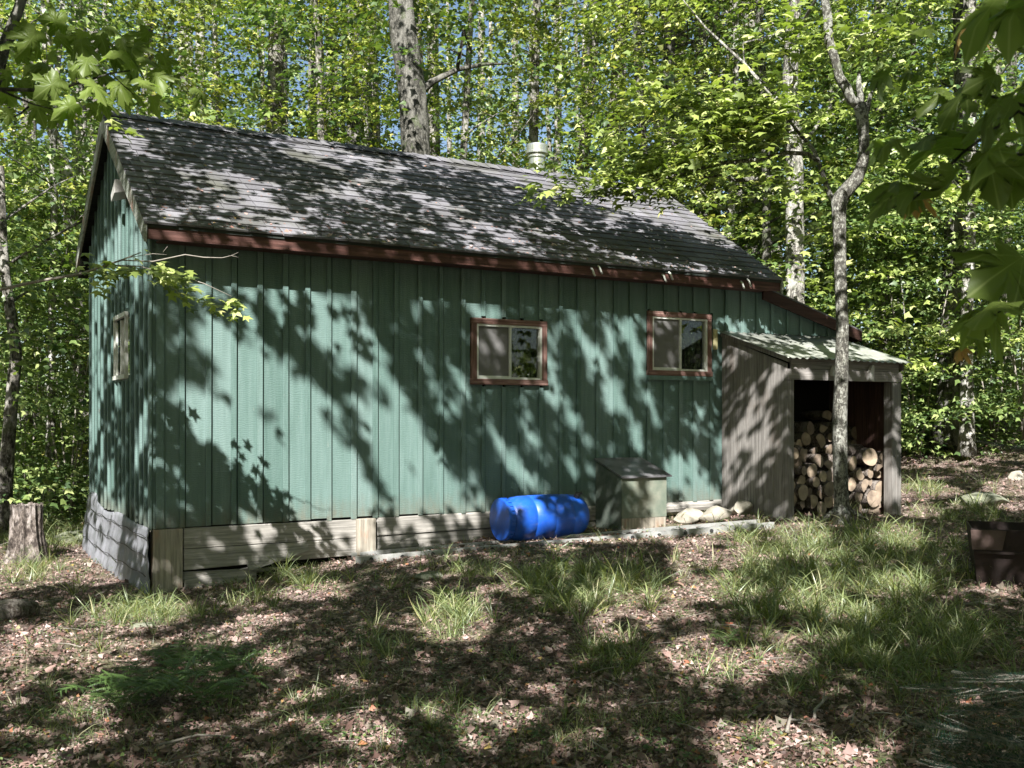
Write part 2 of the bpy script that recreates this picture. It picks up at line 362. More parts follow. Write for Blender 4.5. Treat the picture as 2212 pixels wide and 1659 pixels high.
def leaves_mesh(name, tpl, pos, nrm, dirv, size, m, uv=False):
    V, T = tpl; N = len(pos); nrm = nrm / np.linalg.norm(nrm, axis=1, keepdims=True)
    x = np.cross(dirv, nrm); x /= (np.linalg.norm(x, axis=1, keepdims=True) + 1e-9); y = np.cross(nrm, x)
    P = pos[:, None, :] + size[:, None, None] * (V[None, :, 0:1] * x[:, None] + V[None, :, 1:2] * y[:, None] + V[None, :, 2:3] * nrm[:, None])
    P = P.reshape(-1, 3); k = len(V)
    I = (T[None] + (np.arange(N) * k)[:, None, None]).reshape(-1, 3)
    me = bpy.data.meshes.new(name); me.vertices.add(len(P)); me.vertices.foreach_set('co', P.astype(np.float32).ravel())
    nf = len(I); me.loops.add(nf * 3); me.loops.foreach_set('vertex_index', I.astype(np.int32).ravel())
    me.polygons.add(nf); me.polygons.foreach_set('loop_start', np.arange(0, nf * 3, 3, dtype=np.int32)); 
    if uv:
        u = me.uv_layers.new(name='UVMap'); q = np.tile(V[:, :2], (N, 1))[I.ravel()]
        u.data.foreach_set('uv', q.astype(np.float32).ravel())
    me.update(calc_edges=True); me.materials.append(m); return me
def mesh_obj(name, me, parent=None):
    o = bpy.data.objects.new(name, me); col.objects.link(o)
    if parent is not None: attach(o, parent)
    return o
def rand_leaf_dirs(N, up=1.0, tilt=.55, face=None):
    n = rng.normal(0, tilt, (N, 3)); n[:, 2] += up
    if face is not None: n += face
    d = rng.normal(0, 1, (N, 3)); d[:, 2] -= .5
    return n, d

# ------------------------------------------------------------------ ground
def grid_mesh(name, xs, ys, zf, m):
    X, Y = np.meshgrid(xs, ys); Z = zf(X, Y); nx, ny = len(xs), len(ys)
    P = np.stack([X, Y, Z], -1).reshape(-1, 3)
    i = np.arange(nx - 1); j = np.arange(ny - 1); I, J = np.meshgrid(i, j); a = (J * nx + I).ravel()
    Q = np.stack([a, a + 1, a + nx + 1, a + nx], 1)
    me = bpy.data.meshes.new(name); me.from_pydata(P.tolist(), [], Q.tolist()); me.update(); me.shade_smooth(); me.materials.append(m)
    return mesh_obj(name, me)
def fine(x, y):
    return ground_z(x, y) + .012 * np.sin(x * 9.1 + 1.3 * np.sin(y * 7)) * np.sin(y * 8.3 + 1.7 * np.sin(x * 5)) + .006 * np.sin(x * 23 + y * 17) * np.sin(y * 21 - x * 11)
xs = np.concatenate([np.linspace(-60, -7, 18)[:-1], np.linspace(-7, 14, 330), np.linspace(14, 80, 22)[1:]])
ys = np.concatenate([np.linspace(-30, -8.5, 10)[:-1], np.linspace(-8.5, 8, 260), np.linspace(8, 90, 26)[1:]])
tag(grid_mesh('ground', xs, ys, fine, M['ground']), kind='structure')

# ------------------------------------------------------------------ cabin
L, W = 6.95, 3.62                 # main length and depth; z=0 is the bottom of the siding
LX = 8.42                         # end of the lower addition
RX0, RX1 = -.15, 7.06; YE, ZE = -.30, 2.585; YR, ZR = 1.98, 4.07; YB, ZB = 4.02, 2.86
cabin = thing('cabin', 'dark green board and batten cabin with a grey shingle roof', 'cabin')
def roof_z(y): return np.interp(y, [YE, YR, YB], [ZE, ZR, ZB])
win = {'a': (3.066, 3.958, 1.29, 1.965), 'b': (5.29, 6.205, 1.43, 2.15)}
m = MB()
# front siding with the two window openings left open
def topz(x): return 2.52 if x <= L else 2.52 - (x - L) * .28
def front_strip(x0, x1, y, z0=0.0, th=.0):
    return
PITCH = .2305
rb = random.Random(3)
xs_b = [0.0]
while xs_b[-1] < LX - .05: xs_b.append(min(LX, xs_b[-1] + PITCH * rb.uniform(.9, 1.1)))
def wall_piece(m, x0, x1, y0, y1, z0, z1a, z1b):
    m.add([(x0, y0, z0), (x1, y0, z0), (x1, y1, z0), (x0, y1, z0), (x0, y0, z1a), (x1, y0, z1b), (x1, y1, z1b), (x0, y1, z1a)],
          [(0, 3, 2, 1), (4, 5, 6, 7), (0, 1, 5, 4), (1, 2, 6, 5), (2, 3, 7, 6), (3, 0, 4, 7)])
def cut_by_windows(x0, x1):       # -> list of (xa, xb, [(z0,z1 or None)])
    edges = sorted({x0, x1} | {e for a in win.values() for e in a[:2] if x0 < e < x1})
    for xa, xb in zip(edges, edges[1:]):
        mid = (xa + xb) / 2; hole = [a for a in win.values() if a[0] < mid < a[1]]
        yield xa, xb, ([(0, hole[0][2]), (hole[0][3], None)] if hole else [(0, None)])
for i in range(len(xs_b) - 1):
    y = rb.uniform(-.002, .002); zb = rb.uniform(-.012, .008)
    for xa, xb, spans in cut_by_windows(xs_b[i] + (.035 if i else .002), xs_b[i + 1] - .002):
        for z0, z1 in spans:
            z0_ = zb if z0 == 0 else z0
            wall_piece(m, xa, xb, -.0 + y, .03 + y, z0_, topz(xa) if z1 is None else z1, topz(xb) if z1 is None else z1)
for i, xb in enumerate(xs_b[1:-1]):
    wv = rb.uniform(.021, .028); zb = rb.uniform(-.02, .01)
    hole = [a for a in win.values() if a[0] - .03 < xb < a[1] + .03]
    for z0, z1 in ([(zb, hole[0][2] - .02), (hole[0][3] + .02, topz(xb))] if hole else [(zb, topz(xb))]):
        lean = rb.uniform(-.004, .004)
        m.add([(xb - wv + lean, -.024, z0), (xb + wv + lean, -.024, z0), (xb + wv + lean, -.004, z0), (xb - wv + lean, -.004, z0), (xb - wv, -.024, z1), (xb + wv, -.024, z1), (xb + wv, -.004, z1), (xb - wv, -.004, z1)],
              [(0, 3, 2, 1), (4, 5, 6, 7), (0, 1, 5, 4), (1, 2, 6, 5), (2, 3, 7, 6), (3, 0, 4, 7)])
m.box(-.0, .07, -.022, -.004, -.01, 2.52); m.box(LX - .06, LX, -.022, -.004, 0, topz(LX) - .01)
bevel(m.build('wall', M['green'], cabin), .002, 1)
m = MB()
for xa, xb, spans in cut_by_windows(.05, LX - .05):
    for z0, z1 in spans: wall_piece(m, xa, xb, .034, .042, z0, topz(xa) - .02 if z1 is None else z1, topz(xb) - .02 if z1 is None else z1)
m.build('building_paper', M['dark'], cabin)
# gable wall
m = MB(); y = .0; k = 0
while y < W - .02:
    y1 = min(W, y + PITCH * rb.uniform(.9, 1.1)); o = rb.uniform(-.002, .002)
    z0 = rb.uniform(-.02, .01)
    def sect(ya, yb, za, zb_a, zb_b):
        m.add([(-.03 + o, ya, za), (-.0 + o, ya, za), (0 + o, yb, za), (-.03 + o, yb, za), (-.03 + o, ya, zb_a), (o, ya, zb_a), (o, yb, zb_b), (-.03 + o, yb, zb_b)],
              [(0, 1, 2, 3), (7, 6, 5, 4), (4, 5, 1, 0), (5, 6, 2, 1), (6, 7, 3, 2), (7, 4, 0, 3)])
    ta, tb = float(roof_z(y)) - .07, float(roof_z(y1)) - .07
    c0, c1 = 1.14, 1.8
    if y1 > c0 and y < c1:
        sect(y, y1, z0, 1.35, 1.35); sect(y, y1, 1.95, ta, tb)
    else: sect(y, y1 - .004, z0, ta, tb)
    if y1 < W - .03:
        if not (c0 - .05 < y1 < c1 + .05): m.box(-.054, -.034, y1 - .024, y1 + .024, z0 - .01, float(roof_z(y1)) - .09)
        else:
            m.box(-.054, -.034, y1 - .024, y1 + .024, z0 - .01, 1.31); m.box(-.054, -.034, y1 - .024, y1 + .024, 2.0, float(roof_z(y1)) - .09)
    y = y1
m.box(-.052, -.034, -.02, .055, -.02, 2.66)
m.box(-.054, -.034, W - .06, W, 0, 2.95)
m.build('gable_wall', M['green'], cabin)
m = MB(); m.box(.0, LX - .01, W - .03, W, -.1, 2.5); m.box(LX - .035, LX - .005, .035, W - .03, 0, 2.05); m.prism([(.04, 2.5), (W - .04, 2.5), (YR, 3.95)], L - .03, L, 0); m.build('rear_wall', M['green'], cabin)
m = MB(); m.box(.02, LX - .04, .06, W - .05, -.05, -.02); m.box(2.6, 6.4, 1.6, 1.62, -.02, 2.5)
m.build('floor', M['interior'], cabin)
# roof: every shingle tab is real
def shingle_slope(x0, x1, ya, za, yb, zb, nc, m, tab=.305, seed=1):
    r = random.Random(seed); n = np.array([0, -(zb - za), (yb - ya)]); n = n / np.linalg.norm(n)
    if n[2] < 0: n = -n
    A = np.array([0, ya, za]); B = np.array([0, yb, zb])
    for c in range(nc):
        p = A + (B - A) * c / nc; q = A + (B - A) * min(1, (c + 1.22) / nc)
        x = x0 - r.uniform(0, tab)
        while x < x1:
            xa = max(x0, x + .004); xb = min(x1, x + tab - .004); x += tab
            if xb - xa < .03: continue
            h = .012 + r.uniform(0, .006) + (.012 if r.random() < .04 else 0); hb = .001; j = r.uniform(-.012, .008)
            dn = (B - A) / np.linalg.norm(B - A) * j
            v = []
            for X, P, H in ((xa, p, h), (xb, p, h + r.uniform(-.002, .003)), (xb, q, hb), (xa, q, hb)):
                v.append(np.array([X, 0, 0]) + P + n * H + (dn if P is p else 0))
            vb = [np.array([xa, 0, 0]) + p + dn - n * .004, np.array([xb, 0, 0]) + p + dn - n * .004]
            m.add(v + vb, [(0, 1, 2, 3), (4, 5, 1, 0), (4, 0, 3), (5, 2, 1)])
m = MB()
shingle_slope(RX0, RX1, YE - .02, ZE - .013, YR, ZR, 19, m)
shingle_slope(RX0, RX1, YB + .02, ZB - .01, YR, ZR, 18, m, seed=5)
x = RX0                                             # ridge caps
while x < RX1 - .1:
    z = .012 + rb.uniform(0, .004)
    for sy, yy, zz in ((-1, YE, ZE), (1, YB, ZB)):
        d = np.array([0, yy - YR, zz - ZR]); d /= np.linalg.norm(d)
        P = np.array([0, YR, ZR + .03]); Q = P + d * .15
        m.add([(x, P[1], P[2] + z), (x + .2, P[1], P[2]), (x + .2, Q[1], Q[2]), (x, Q[1], Q[2] + z), (x, Q[1], Q[2] - .02), (x, P[1], P[2] - .02)],
              [(0, 1, 2, 3), (0, 3, 4, 5)])
    x += .165
roof = m.build('roof', M['shingle'], cabin)
m = MB()
for (ya, za, yb, zb) in ((YE, ZE, YR, ZR), (YB, ZB, YR, ZR)):
    m.add([(RX0 + .02, ya, za - .012), (RX1 - .02, ya, za - .012), (RX1 - .02, yb, zb - .012), (RX0 + .02, yb, zb - .012), (RX0 + .02, ya, za - .045), (RX1 - .02, ya, za - .045), (RX1 - .02, yb, zb - .045), (RX0 + .02, yb, zb - .045)],
          [(0, 1, 2, 3), (7, 6, 5, 4), (0, 4, 5, 1), (1, 5, 6, 2), (3, 2, 6, 7), (0, 3, 7, 4)])
m.build('roof_deck', wood('dark_soffit_board', (.012, .014, .012), (.03, .036, .032), (.06, .07, .06), 0), cabin)
# leaf and twig debris on the eave is part of leaf_litter further down
m = MB()
m.box(RX0 + .03, RX1 - .01, YE + .012, YE + .035, 2.445, 2.562)
m.obox((2.2, YE + .008, 2.452), (5.4, YE + .008, 2.45), .02, .014)
m.build('fascia', M['red'], cabin)
m = MB(); m.box(0, L, YE + .036, -.026, 2.455, 2.47); m.build('soffit', M['red'], cabin)
for (ya, za, yb, zb, xx) in ((YE - .01, ZE, YR, ZR, RX0), (YB, ZB, YR, ZR, RX0), (YE - .01, ZE, YR, ZR, RX1)):
    m = MB(); hh = .17
    m.prism([(ya, za - .012), (yb, zb - .012), (yb, zb - hh - .03), (ya, za - hh)], xx + (0 if xx < 1 else -.024), xx + (.024 if xx < 1 else .0), 0)
    o = m.build('rake_board', M['rake'], cabin)
m = MB(); m.box(RX0 + .026, .0, W + .01, YB - .02, ZB - .24, ZB - .05); m.box(0, L, W + .01, YB - .02, ZB - .2, ZB - .05); m.build('boxed_eave', M['dark'], cabin)
# small white hooks along the fascia
for x0, dz in ((4.33, 0), (4.42, .03), (5.27, .0), (5.36, .03), (6.4, 0), (6.5, .03)):
    m = MB(); m.tube([(x0, YE - .005, 2.52 + dz), (x0 + .005, YE - .03, 2.50 + dz), (x0 + .02, YE - .035, 2.455 + dz), (x0 + .045, YE - .02, 2.44 + dz)], .011, 6)
    m.build('hook', M['white'], cabin, True)
# vent hood under the gable
P = at_plane(258, 413, 0, -.12)
m = MB(); a = np.array([[-.06, -.11, .09], [-.06, .12, -.02], [-.06, .10, -.09], [-.06, -.09, -.04]])
m.add([P + q for q in a] + [P + q * np.array([0, .75, .8]) + np.array([.08, 0, 0.02]) for q in a], [(3, 2, 1, 0), (4, 5, 6, 7)] + [(i, (i + 1) % 4, 4 + (i + 1) % 4, 4 + i) for i in range(4)])
bevel(m.build('vent_hood', M['white_metal'], cabin), .006)
# stove pipe on the far slope
px = at_plane(1160, 380, 1, 2.25); bx, by = px[0], 2.25
pipe = None
def lathe(prof, c, n=28):
    m = MB(); k = len(prof)
    for r_, z in prof:
        for j in range(n): m.v.append((c[0] + r_ * math.cos(2 * math.pi * j / n), c[1] + r_ * math.sin(2 * math.pi * j / n), c[2] + z))
    for i in range(k - 1):
        for j in range(n): m.f.append((i * n + j, i * n + (j + 1) % n, (i + 1) * n + (j + 1) % n, (i + 1) * n + j))
    m.f.append(tuple(range(n))[::-1]); m.f.append(tuple((k - 1) * n + j for j in range(n))); return m
dpt = float(((np.array([bx, by, 0]) - CAM) @ FWD)); zz = lambda y: CAM[2] + (HZ - y) / F * dpt; pr = dpt / F
pipe = lathe([(17 * pr, 3.4 - .0), (17 * pr, zz(341)), (20 * pr, zz(341)), (20 * pr, zz(337)), (12 * pr, zz(337)), (12 * pr, zz(335))], (bx, by, 0)).build('stove_pipe', M['steel'], cabin, False)
lathe([(12 * pr, zz(336)), (12 * pr, zz(333)), (24 * pr, zz(333)), (24 * pr, zz(329)), (23 * pr, zz(328)), (23 * pr, zz(317)), (21 * pr, zz(313)), (4 * pr, zz(311))], (bx, by, 0)).build('pipe_cap', M['steel'], pipe)
# windows
def window(x0, x1, z0, z1, sill=False):
    t = .058; yf = -.04
    m = MB(); m.box(x0 - .01, x1 + .01, yf - .008, -.005, z0, z0 + t); fr = m.build('window', M['frame'], cabin); bevel(fr, .004, 1)
    m = MB(); m.box(x0, x1, yf, -.005, z1 - t, z1); m.build('head_casing', M['frame'], fr)
    for q0 in (x0, x1 - t): m = MB(); m.box(q0, q0 + t, yf + .003, -.005, z0 + t + .001, z1 - t - .001); m.build('casing', M['framev'], fr)
    if sill: 
        m = MB(); m.box(x0 - .01, x1 + .01, -.05, -.005, z0 - .05, z0 - .002); m.build('sill', M['green'], fr)
    a0, a1, b0, b1 = x0 + t, x1 - t, z0 + t, z1 - t; s = .022
    m = MB(); m.box(a0, a1, -.03, .03, b0, b0 + s); m.box(a0, a1, -.03, .03, b1 - s, b1); m.box(a0, a0 + s, -.03, .03, b0 + s, b1 - s); m.box(a1 - s * 1.3, a1, -.03, .03, b0 + s, b1 - s)
    mid = a0 + (a1 - a0) * .51; m.box(mid - .012, mid + .012, -.028, .02, b0 + s, b1 - s); m.box(a0 + s, mid - .012, -.02, .0, b0 + s, b0 + s + .012)
    m.build('sash', M['white'], fr)
    m = MB(); m.box(a0 + s, mid - .012, .012, .016, b0 + s, b1 - s); m.box(mid + .012, a1 - s, .002, .006, b0 + s, b1 - s); m.build('pane', M['glass'], fr)
    m = MB(); m.box(a0 + s, mid - .013, -.008, -.006, b0 + s, b1 - s); m.build('screen', M['screen'], fr)
    m = MB(); n = 26; xa, xb = mid, a1
    for i in range(n):
        xx = xa + (xb - xa) * i / (n - 1); yy = .09 + .014 * math.sin(i * 1.25)
        m.v += [(xx, yy, b0 - .02), (xx, yy, b1 + .02)]
        if i: m.f.append((2 * i - 2, 2 * i, 2 * i + 1, 2 * i - 1))
    m.build('curtain', M['curtain'], fr)
    m = MB(); m.box(a0 - .05, a1 + .05, .3, .31, b0 - .1, b1 + .1); m.build('room_shade', M['interior'], fr)
window(*win['a']); window(*win['b'], sill=True)
m = MB(); x0, x1 = 1.14, 1.8; z0, z1 = 1.35, 1.95; t = .05
m.box(-.068, -.034, x0 - .01, x1 + .01, z1 - .02, z1 + .02); m.box(-.074, -.034, x0 - .02, x1 + .02, z0 - .02, z0 + .02)
m.box(-.064, -.034, x0 - .01, x0 + .02, z0 + .02, z1 - .02); m.box(-.064, -.034, x1 - .02, x1 + .01, z0 + .02, z1 - .02)
gw = m.build('window', M['white'], cabin)
m = MB(); m.box(-.05, -.02, 1.45, 1.48, z0 + .03, z1 - .04); m.box(-.05, -.03, x0 + .03, x0 + .06, z0 + .03, z1 - .04); m.box(-.05, -.03, x1 - .06, x1 - .03, z0 + .03, z1 - .04); m.build('sash', M['white'], gw)
m = MB(); m.box(-.02, -.016, x0, x1, z0, z1); m.build('pane', M['glass'], gw)
m = MB(); m.box(.05, .06, x0, x1, z0, z1); m.build('curtain', M['interior'], gw)
# lean-to roof of the addition
m = MB(); shx0, shx1 = L + .0, 8.6; zl0, zl1 = 2.50, 2.05
m.prism([(shx0, zl0), (shx1, zl1), (shx1, zl1 + .022), (shx0, zl0 + .022)], -.12, W + .2, 1)
m.build('addition_roof', M['shingle'], cabin)
m = MB(); m.prism([(shx0 - .03, zl0 - .002), (shx1, zl1 - .002), (shx1, zl1 - .13), (shx0 - .03, zl0 - .14)], -.13, -.105, 1); m.box(shx1 - .03, shx1, -.1, W + .2, zl1 - .13, zl1 - .005); m.build('addition_fascia', wood('dark_fascia_board', (.02, .01, .008), (.04, .018, .014), (.08, .04, .03), 0), cabin)
# footing: posts and sill boards between siding and ground
def skirt(name, pts, mt, y0, y1):
    m = MB(); m.prism([(x, z) for x, z in pts], y0, y1, 1); return bevel(m.build(name, mt, cabin), .004, 1)
def WP(x, y, Y=0.0): p = at_plane(x, y, 1, Y); return (p[0], p[2])
a = WP(343, 1142, -.03); b = WP(395, 1142, -.03); skirt('corner_post', [(a[0] - .055, -.75), (b[0], -.75), (b[0], -.015), (a[0] - .045, -.015)], M['sill_post'], -.035, .12)
a = WP(771, 1142, -.05); b = WP(812, 1142, -.05); skirt('post', [(a[0], -.45), (b[0], -.45), (b[0], -.012), (a[0], -.012)], M['sill_post'], -.055, .06)
xa, xb = WP(396, 1150)[0], WP(770, 1150)[0]
skirt('sill_board', [(xa, -.195), (xb, -.19), (xb, -.015), (xa, -.015)], M['sill_x'], -.02, .01)
skirt('sill_board', [(xa, -.385), (xa + .75, -.365), (xb, -.355), (xb, -.195), (xa, -.2)], M['sill_x'], -.025, .005)
skirt('sill_board', [(xa, -.62), WP(553, 1256, -.01), WP(553, 1222, -.01), WP(398, 1252, -.01)], M['sill_x'], -.03, .0)
skirt('sill_board', [(xa, -.50), (xa + .75, -.45), (xa + .95, -.42), (xa, -.40)], M['sill_x'], .012, .03)
m = MB(); m.obox(at_plane(535, 1222, 1, -.04), at_plane(665, 1177, 1, -.02), .02, .11, (0, .3, 1)); m.build('slipped_board', M['sill_x'], cabin)
skirt('sill_board', [(WP(813, 1150)[0], -.185), (4.6, -.16), (4.6, -.0), (WP(813, 1150)[0], -.012)], M['sill_x'], -.015, .012)
skirt('sill_board', [(WP(813, 1150)[0], -.33), (4.6, -.3), (4.6, -.17), (WP(813, 1150)[0], -.19)], M['sill_x'], .0, .03)
m = MB(); m.obox(at_plane(815, 1197, 1, -.03), at_plane(901, 1168, 1, -.03), .02, .1, (0, 0, 1)); m.build('slipped_board', M['sill_x'], cabin)
m = MB(); m.tube([(4.5, .05, -.09), (5.4, .03, -.08), (6.42, .04, -.07)], [.075, .08, .075], 12, wob=.08); m.build('sill_log', M['sill_x'], cabin)
m = MB(); m.box(.1, LX, .09, .12, -.7, -.01); m.box(.1, .12, .1, W, -.7, 0); m.build('footing_dark', M['dark'], cabin)
# tarpaulin on the gable footing
m = MB(); ny, nz = 60, 16; z_t = []
for i in range(ny + 1):
    yy = -.03 + (W + .05) * i / ny
    zt = .02 - .05 * math.sin(i * .21) * (i / ny) + (.07 if i > 48 else 0) - .02
    zb = float(ground_z(-.2, yy)) - .03
    for j in range(nz + 1):
        f = j / nz; z = zb + (zt - zb) * f
        bul = -.055 - .07 * (1 - f) ** 1.3 * (.1 + .9 * min(1, i / 20)) - (.010 * math.sin(yy * 31 + math.sin(f * 3) * 2) + .007 * math.sin(yy * 67 + f * 4) + .006 * math.sin(yy * 13 - f * 5)) * (1.1 - f * .6) - .02 * math.exp(-((f * 4) % 1 - .5) ** 2 * 9) * .5
        m.v.append((bul, yy, z))
for i in range(ny):
    for j in range(nz):
        a = i * (nz + 1) + j; m.f.append((a, a + 1, a + nz + 2, a + nz + 1))
tp = m.build('tarpaulin', M['tarp'], cabin, True); sd = tp.modifiers.new('solid', 'SOLIDIFY'); sd.thickness = .006
for f_ in (.3, .58, .86):
    m = MB(); pts = []
    for i in range(0, 31):
        yy = -.02 + (W + .03) * i / 30; zb = float(ground_z(-.2, yy)); q = 1 - f_
        pts.append((-.07 - .07 * q ** 1.3 * (.1 + .9 * min(1, i / 10)) - .012, yy, zb + (0.0 - zb) * f_ + .008 * math.sin(i)))
    m.tube(pts, .0035, 5); m.build('cord', M['black'], tp)

# ------------------------------------------------------------------ hatch box against the wall
bxr = thing('slope_lid_box', 'small plywood box with a sloping dark lid against the green wall', 'wooden box', (4.85, -.27, -.25))
m = MB(); X0, X1 = 4.58, 5.16; sl_ = [(-.50, -.27), (-.03, -.27), (-.03, .475), (-.50, .325)]
m.prism(sl_, X0, X0 + .02, 0); m.build('side_panel', M['ply'], bxr); m = MB(); m.prism(sl_, X1 - .02, X1, 0); m.build('side_panel', M['ply'], bxr)
m = MB(); m.box(X0 - .002, X1 + .002, -.518, -.502, -.10, .318); m.build('front_panel', M['plyv'], bxr)
m = MB(); m.box(X0 + .0, X1 - .0, -.514, -.502, -.27, -.102); m.build('lower_panel', M['sill_post'], bxr)
m = MB(); d = np.array([0, .5, .155]); m.add([(X0 - .02, -.55, .322), (X1 + .05, -.55, .322), (X1 + .03, -.03, .50), (X0 - .02, -.03, .50), (X0 - .02, -.55, .338), (X1 + .05, -.55, .338), (X1 + .03, -.03, .516), (X0 - .02, -.03, .516)],
    [(0, 3, 2, 1), (4, 5, 6, 7), (0, 1, 5, 4), (1, 2, 6, 5), (2, 3, 7, 6), (3, 0, 4, 7)])
M['lid'] = simple('dark_roll_roofing', (.22, .21, .22), .4, nz=(.05, .05, .05), sc=5)
m.build('lid', M['lid'], bxr)

# ------------------------------------------------------------------ blue barrel
bar = thing('blue_barrel', 'blue plastic barrel lying on its side against the cabin footing', 'barrel', (3.7, -.42, -.3))
def lathe_x(prof, c, n=40):
    m = MB(); k = len(prof)
    for x_, r_ in prof:
        for j in range(n): a = 2 * math.pi * j / n; m.v.append((c[0] + x_, c[1] + r_ * math.cos(a), c[2] + r_ * math.sin(a)))
    for i in range(k - 1):
        for j in range(n): m.f.append((i * n + j, (i + 1) * n + j, (i + 1) * n + (j + 1) % n, i * n + (j + 1) % n))
    m.f.append(tuple(range(n))); m.f.append(tuple((k - 1) * n + j for j in range(n))[::-1]); return m
bc = (3.19, -.40, -.055); gz = float(ground_z(3.7, -.4))
bc = (3.17, -.42, gz + .215)
body = [(0.07, .185), (.11, .195), (.14, .214), (.2, .222), (.3, .224), (.305, .219), (.32, .219), (.325, .225), (.52, .226), (.525, .221), (.54, .221), (.545, .225), (.74, .222), (.745, .217), (.76, .217), (.765, .220), (.86, .212), (.92, .195), (.955, .165), (.96, .15), (.94, .14), (.94, .02)]
o = lathe_x(body, bc).build('body', M['blue'], bar, True)
o = lathe_x([(0, .178), (.0, .203), (.004, .209), (.03, .211), (.034, .205), (.07, .205), (.075, .2), (.075, .1)], bc).build('lid_ring', M['blue'], bar, False)
o = lathe_x([(.02, .002), (.024, .09), (.018, .1), (.016, .17), (.008, .177), (.05, .178)], bc).build('lid', M['blue'], bar, False)
for j in range(26):
    m = MB(); a = 2 * math.pi * j / 26; c, s = math.cos(a), math.sin(a); P = np.array(bc) + np.array([.034, .208 * c, .208 * s]); m.obox(P, P + np.array([.034, 0, 0]), .006, .012, (0, c, s)); m.build('ring_rib', M['blue'], bar)
m = MB(); P = np.array(bc) + np.array([.84, -.09, .19]); m.tube([P, P + np.array([0, -.03, .04])], .03, 10); m.tube([P + np.array([0, -.03, .04]), P + np.array([.04, -.05, .05])], .015, 8); m.build('spigot', M['black'], bar)

BARP = np.array([np.array(bc) + [q1, .2 * math.cos(q2), .2 * math.sin(q2)] for q1 in np.linspace(0, .5, 9) for q2 in np.linspace(1.2, 4.4, 10)])
# ------------------------------------------------------------------ ladder lying along the wall
A = at_ground(768, 1219); B = at_ground(1672, 1142); A = np.array([A[0], A[1], 0]); B = np.array([B[0], B[1], 0])
dl = (B - A) / np.linalg.norm(B - A); side = np.array([-dl[1], dl[0], 0])
def LG(P, h=.05): return np.array([P[0], P[1], float(ground_z(P[0], P[1])) + h])
lad = thing('ladder', 'dull aluminium ladder lying on the ground in front of the blue barrel', 'ladder', LG((A + B) / 2, 0))
for off in (0, .3):
    m = MB(); S = [A + (B - A) * t_ + side * off for t_ in np.linspace(0, 1, 9)]
    base = np.linspace(float(ground_z(*A[:2])), float(ground_z(*B[:2])), 9) + .03
    for i in range(8):
        P, Q = S[i].copy(), S[i + 1].copy(); P[2] = base[i]; Q[2] = base[i + 1]
        m.obox(P, Q, .012, .075); m.obox(P + [0, 0, .035] - side * .0 + side * .012, Q + [0, 0, .035] + side * .012, .026, .006); 
    m.build('rail', M['alu'], lad)
nr = 15
for i in range(nr):
    P = A + (B - A) * (i + .5) / nr; z = np.interp((i + .5) / nr, [0, 1], [float(ground_z(*A[:2])), float(ground_z(*B[:2]))]) + .035
    P[2] = z; m = MB(); m.tube([P - side * .012, P + side * .3], .017, 10); r_ = m.build('rung', M['alu'], lad, True)
    m = MB(); m.tube([P - side * .020, P - side * .005], .019, 10); m.build('rung_end', M['black'], r_)
    if i == 8: pass

# ------------------------------------------------------------------ stones
def stone(c, s, seed, name, label, m_='rock', flat=.6):
    import bmesh
    bm = bmesh.new(); bmesh.ops.create_icosphere(bm, subdivisions=4, radius=1)
    r = np.random.default_rng(seed); K = [(r.normal(0, 1, 3), r.random() * 6, r.uniform(.05, .12)) for _ in range(9)]
    cuts = [(lambda v: v / np.linalg.norm(v))(r.normal(0, 1, 3)) for _ in range(7)]
    for v in bm.verts:
        p = np.array(v.co); q = p.copy()
        for c_ in cuts:
            t = q @ c_; 
            if t > .6: q = q - c_ * (t - .6) * .92
        f = 1 + sum(a * math.sin(2.2 * (k @ p) + ph) for k, ph, a in K) * .5
        v.co = Vector(q * f * np.array(s))
    me = bpy.data.meshes.new(name); bm.to_mesh(me); bm.free(); me.shade_smooth(); me.materials.append(M[m_])
    o = mesh_obj(name, me); o.location = tuple(map(float, c)); o.rotation_euler = (0, 0, r.random() * .6 - .3); tag(o, label, 'stone'); return o
def gp(x, y, up=0): p = at_ground(x, y); p[2] += up; return p
stone(gp(1484, 1130, .07), (.19, .16, .10), 1, 'stone', 'flat tan fieldstone nearest the sloping lid box, beside a bigger stone')
stone(gp(1547, 1126, .08), (.25, .17, .115), 2, 'stone', 'largest pale fieldstone, middle one of three between box and woodshed')
stone(gp(1600, 1113, .07), (.15, .13, .10), 3, 'stone', 'greyish stone touching the foot of the woodshed side wall')
stone(gp(2130, 1087, .04), (.35, .22, .13), 4, 'stone', 'low dark boulder in the leaf litter behind the rusty bin', 'mossrock')
stone(gp(2196, 1034, .03), (.16, .12, .1), 14, 'stone', 'small pale stone on the sunlit ground at the forest edge', 'rock')
stone(gp(160, 1170, .04), (.26, .2, .12), 5, 'stone', 'mossy stone between the big stump and the tarpaulin', 'mossrock')
stone(gp(302, 1355, .0), (.11, .08, .05), 6, 'stone', 'small moss covered stone in front of the corner post', 'mossrock')
stone(gp(930, 1246, .0), (.14, .1, .06), 8, 'stone', 'brown stone half buried in front of the ladder', 'mossrock')

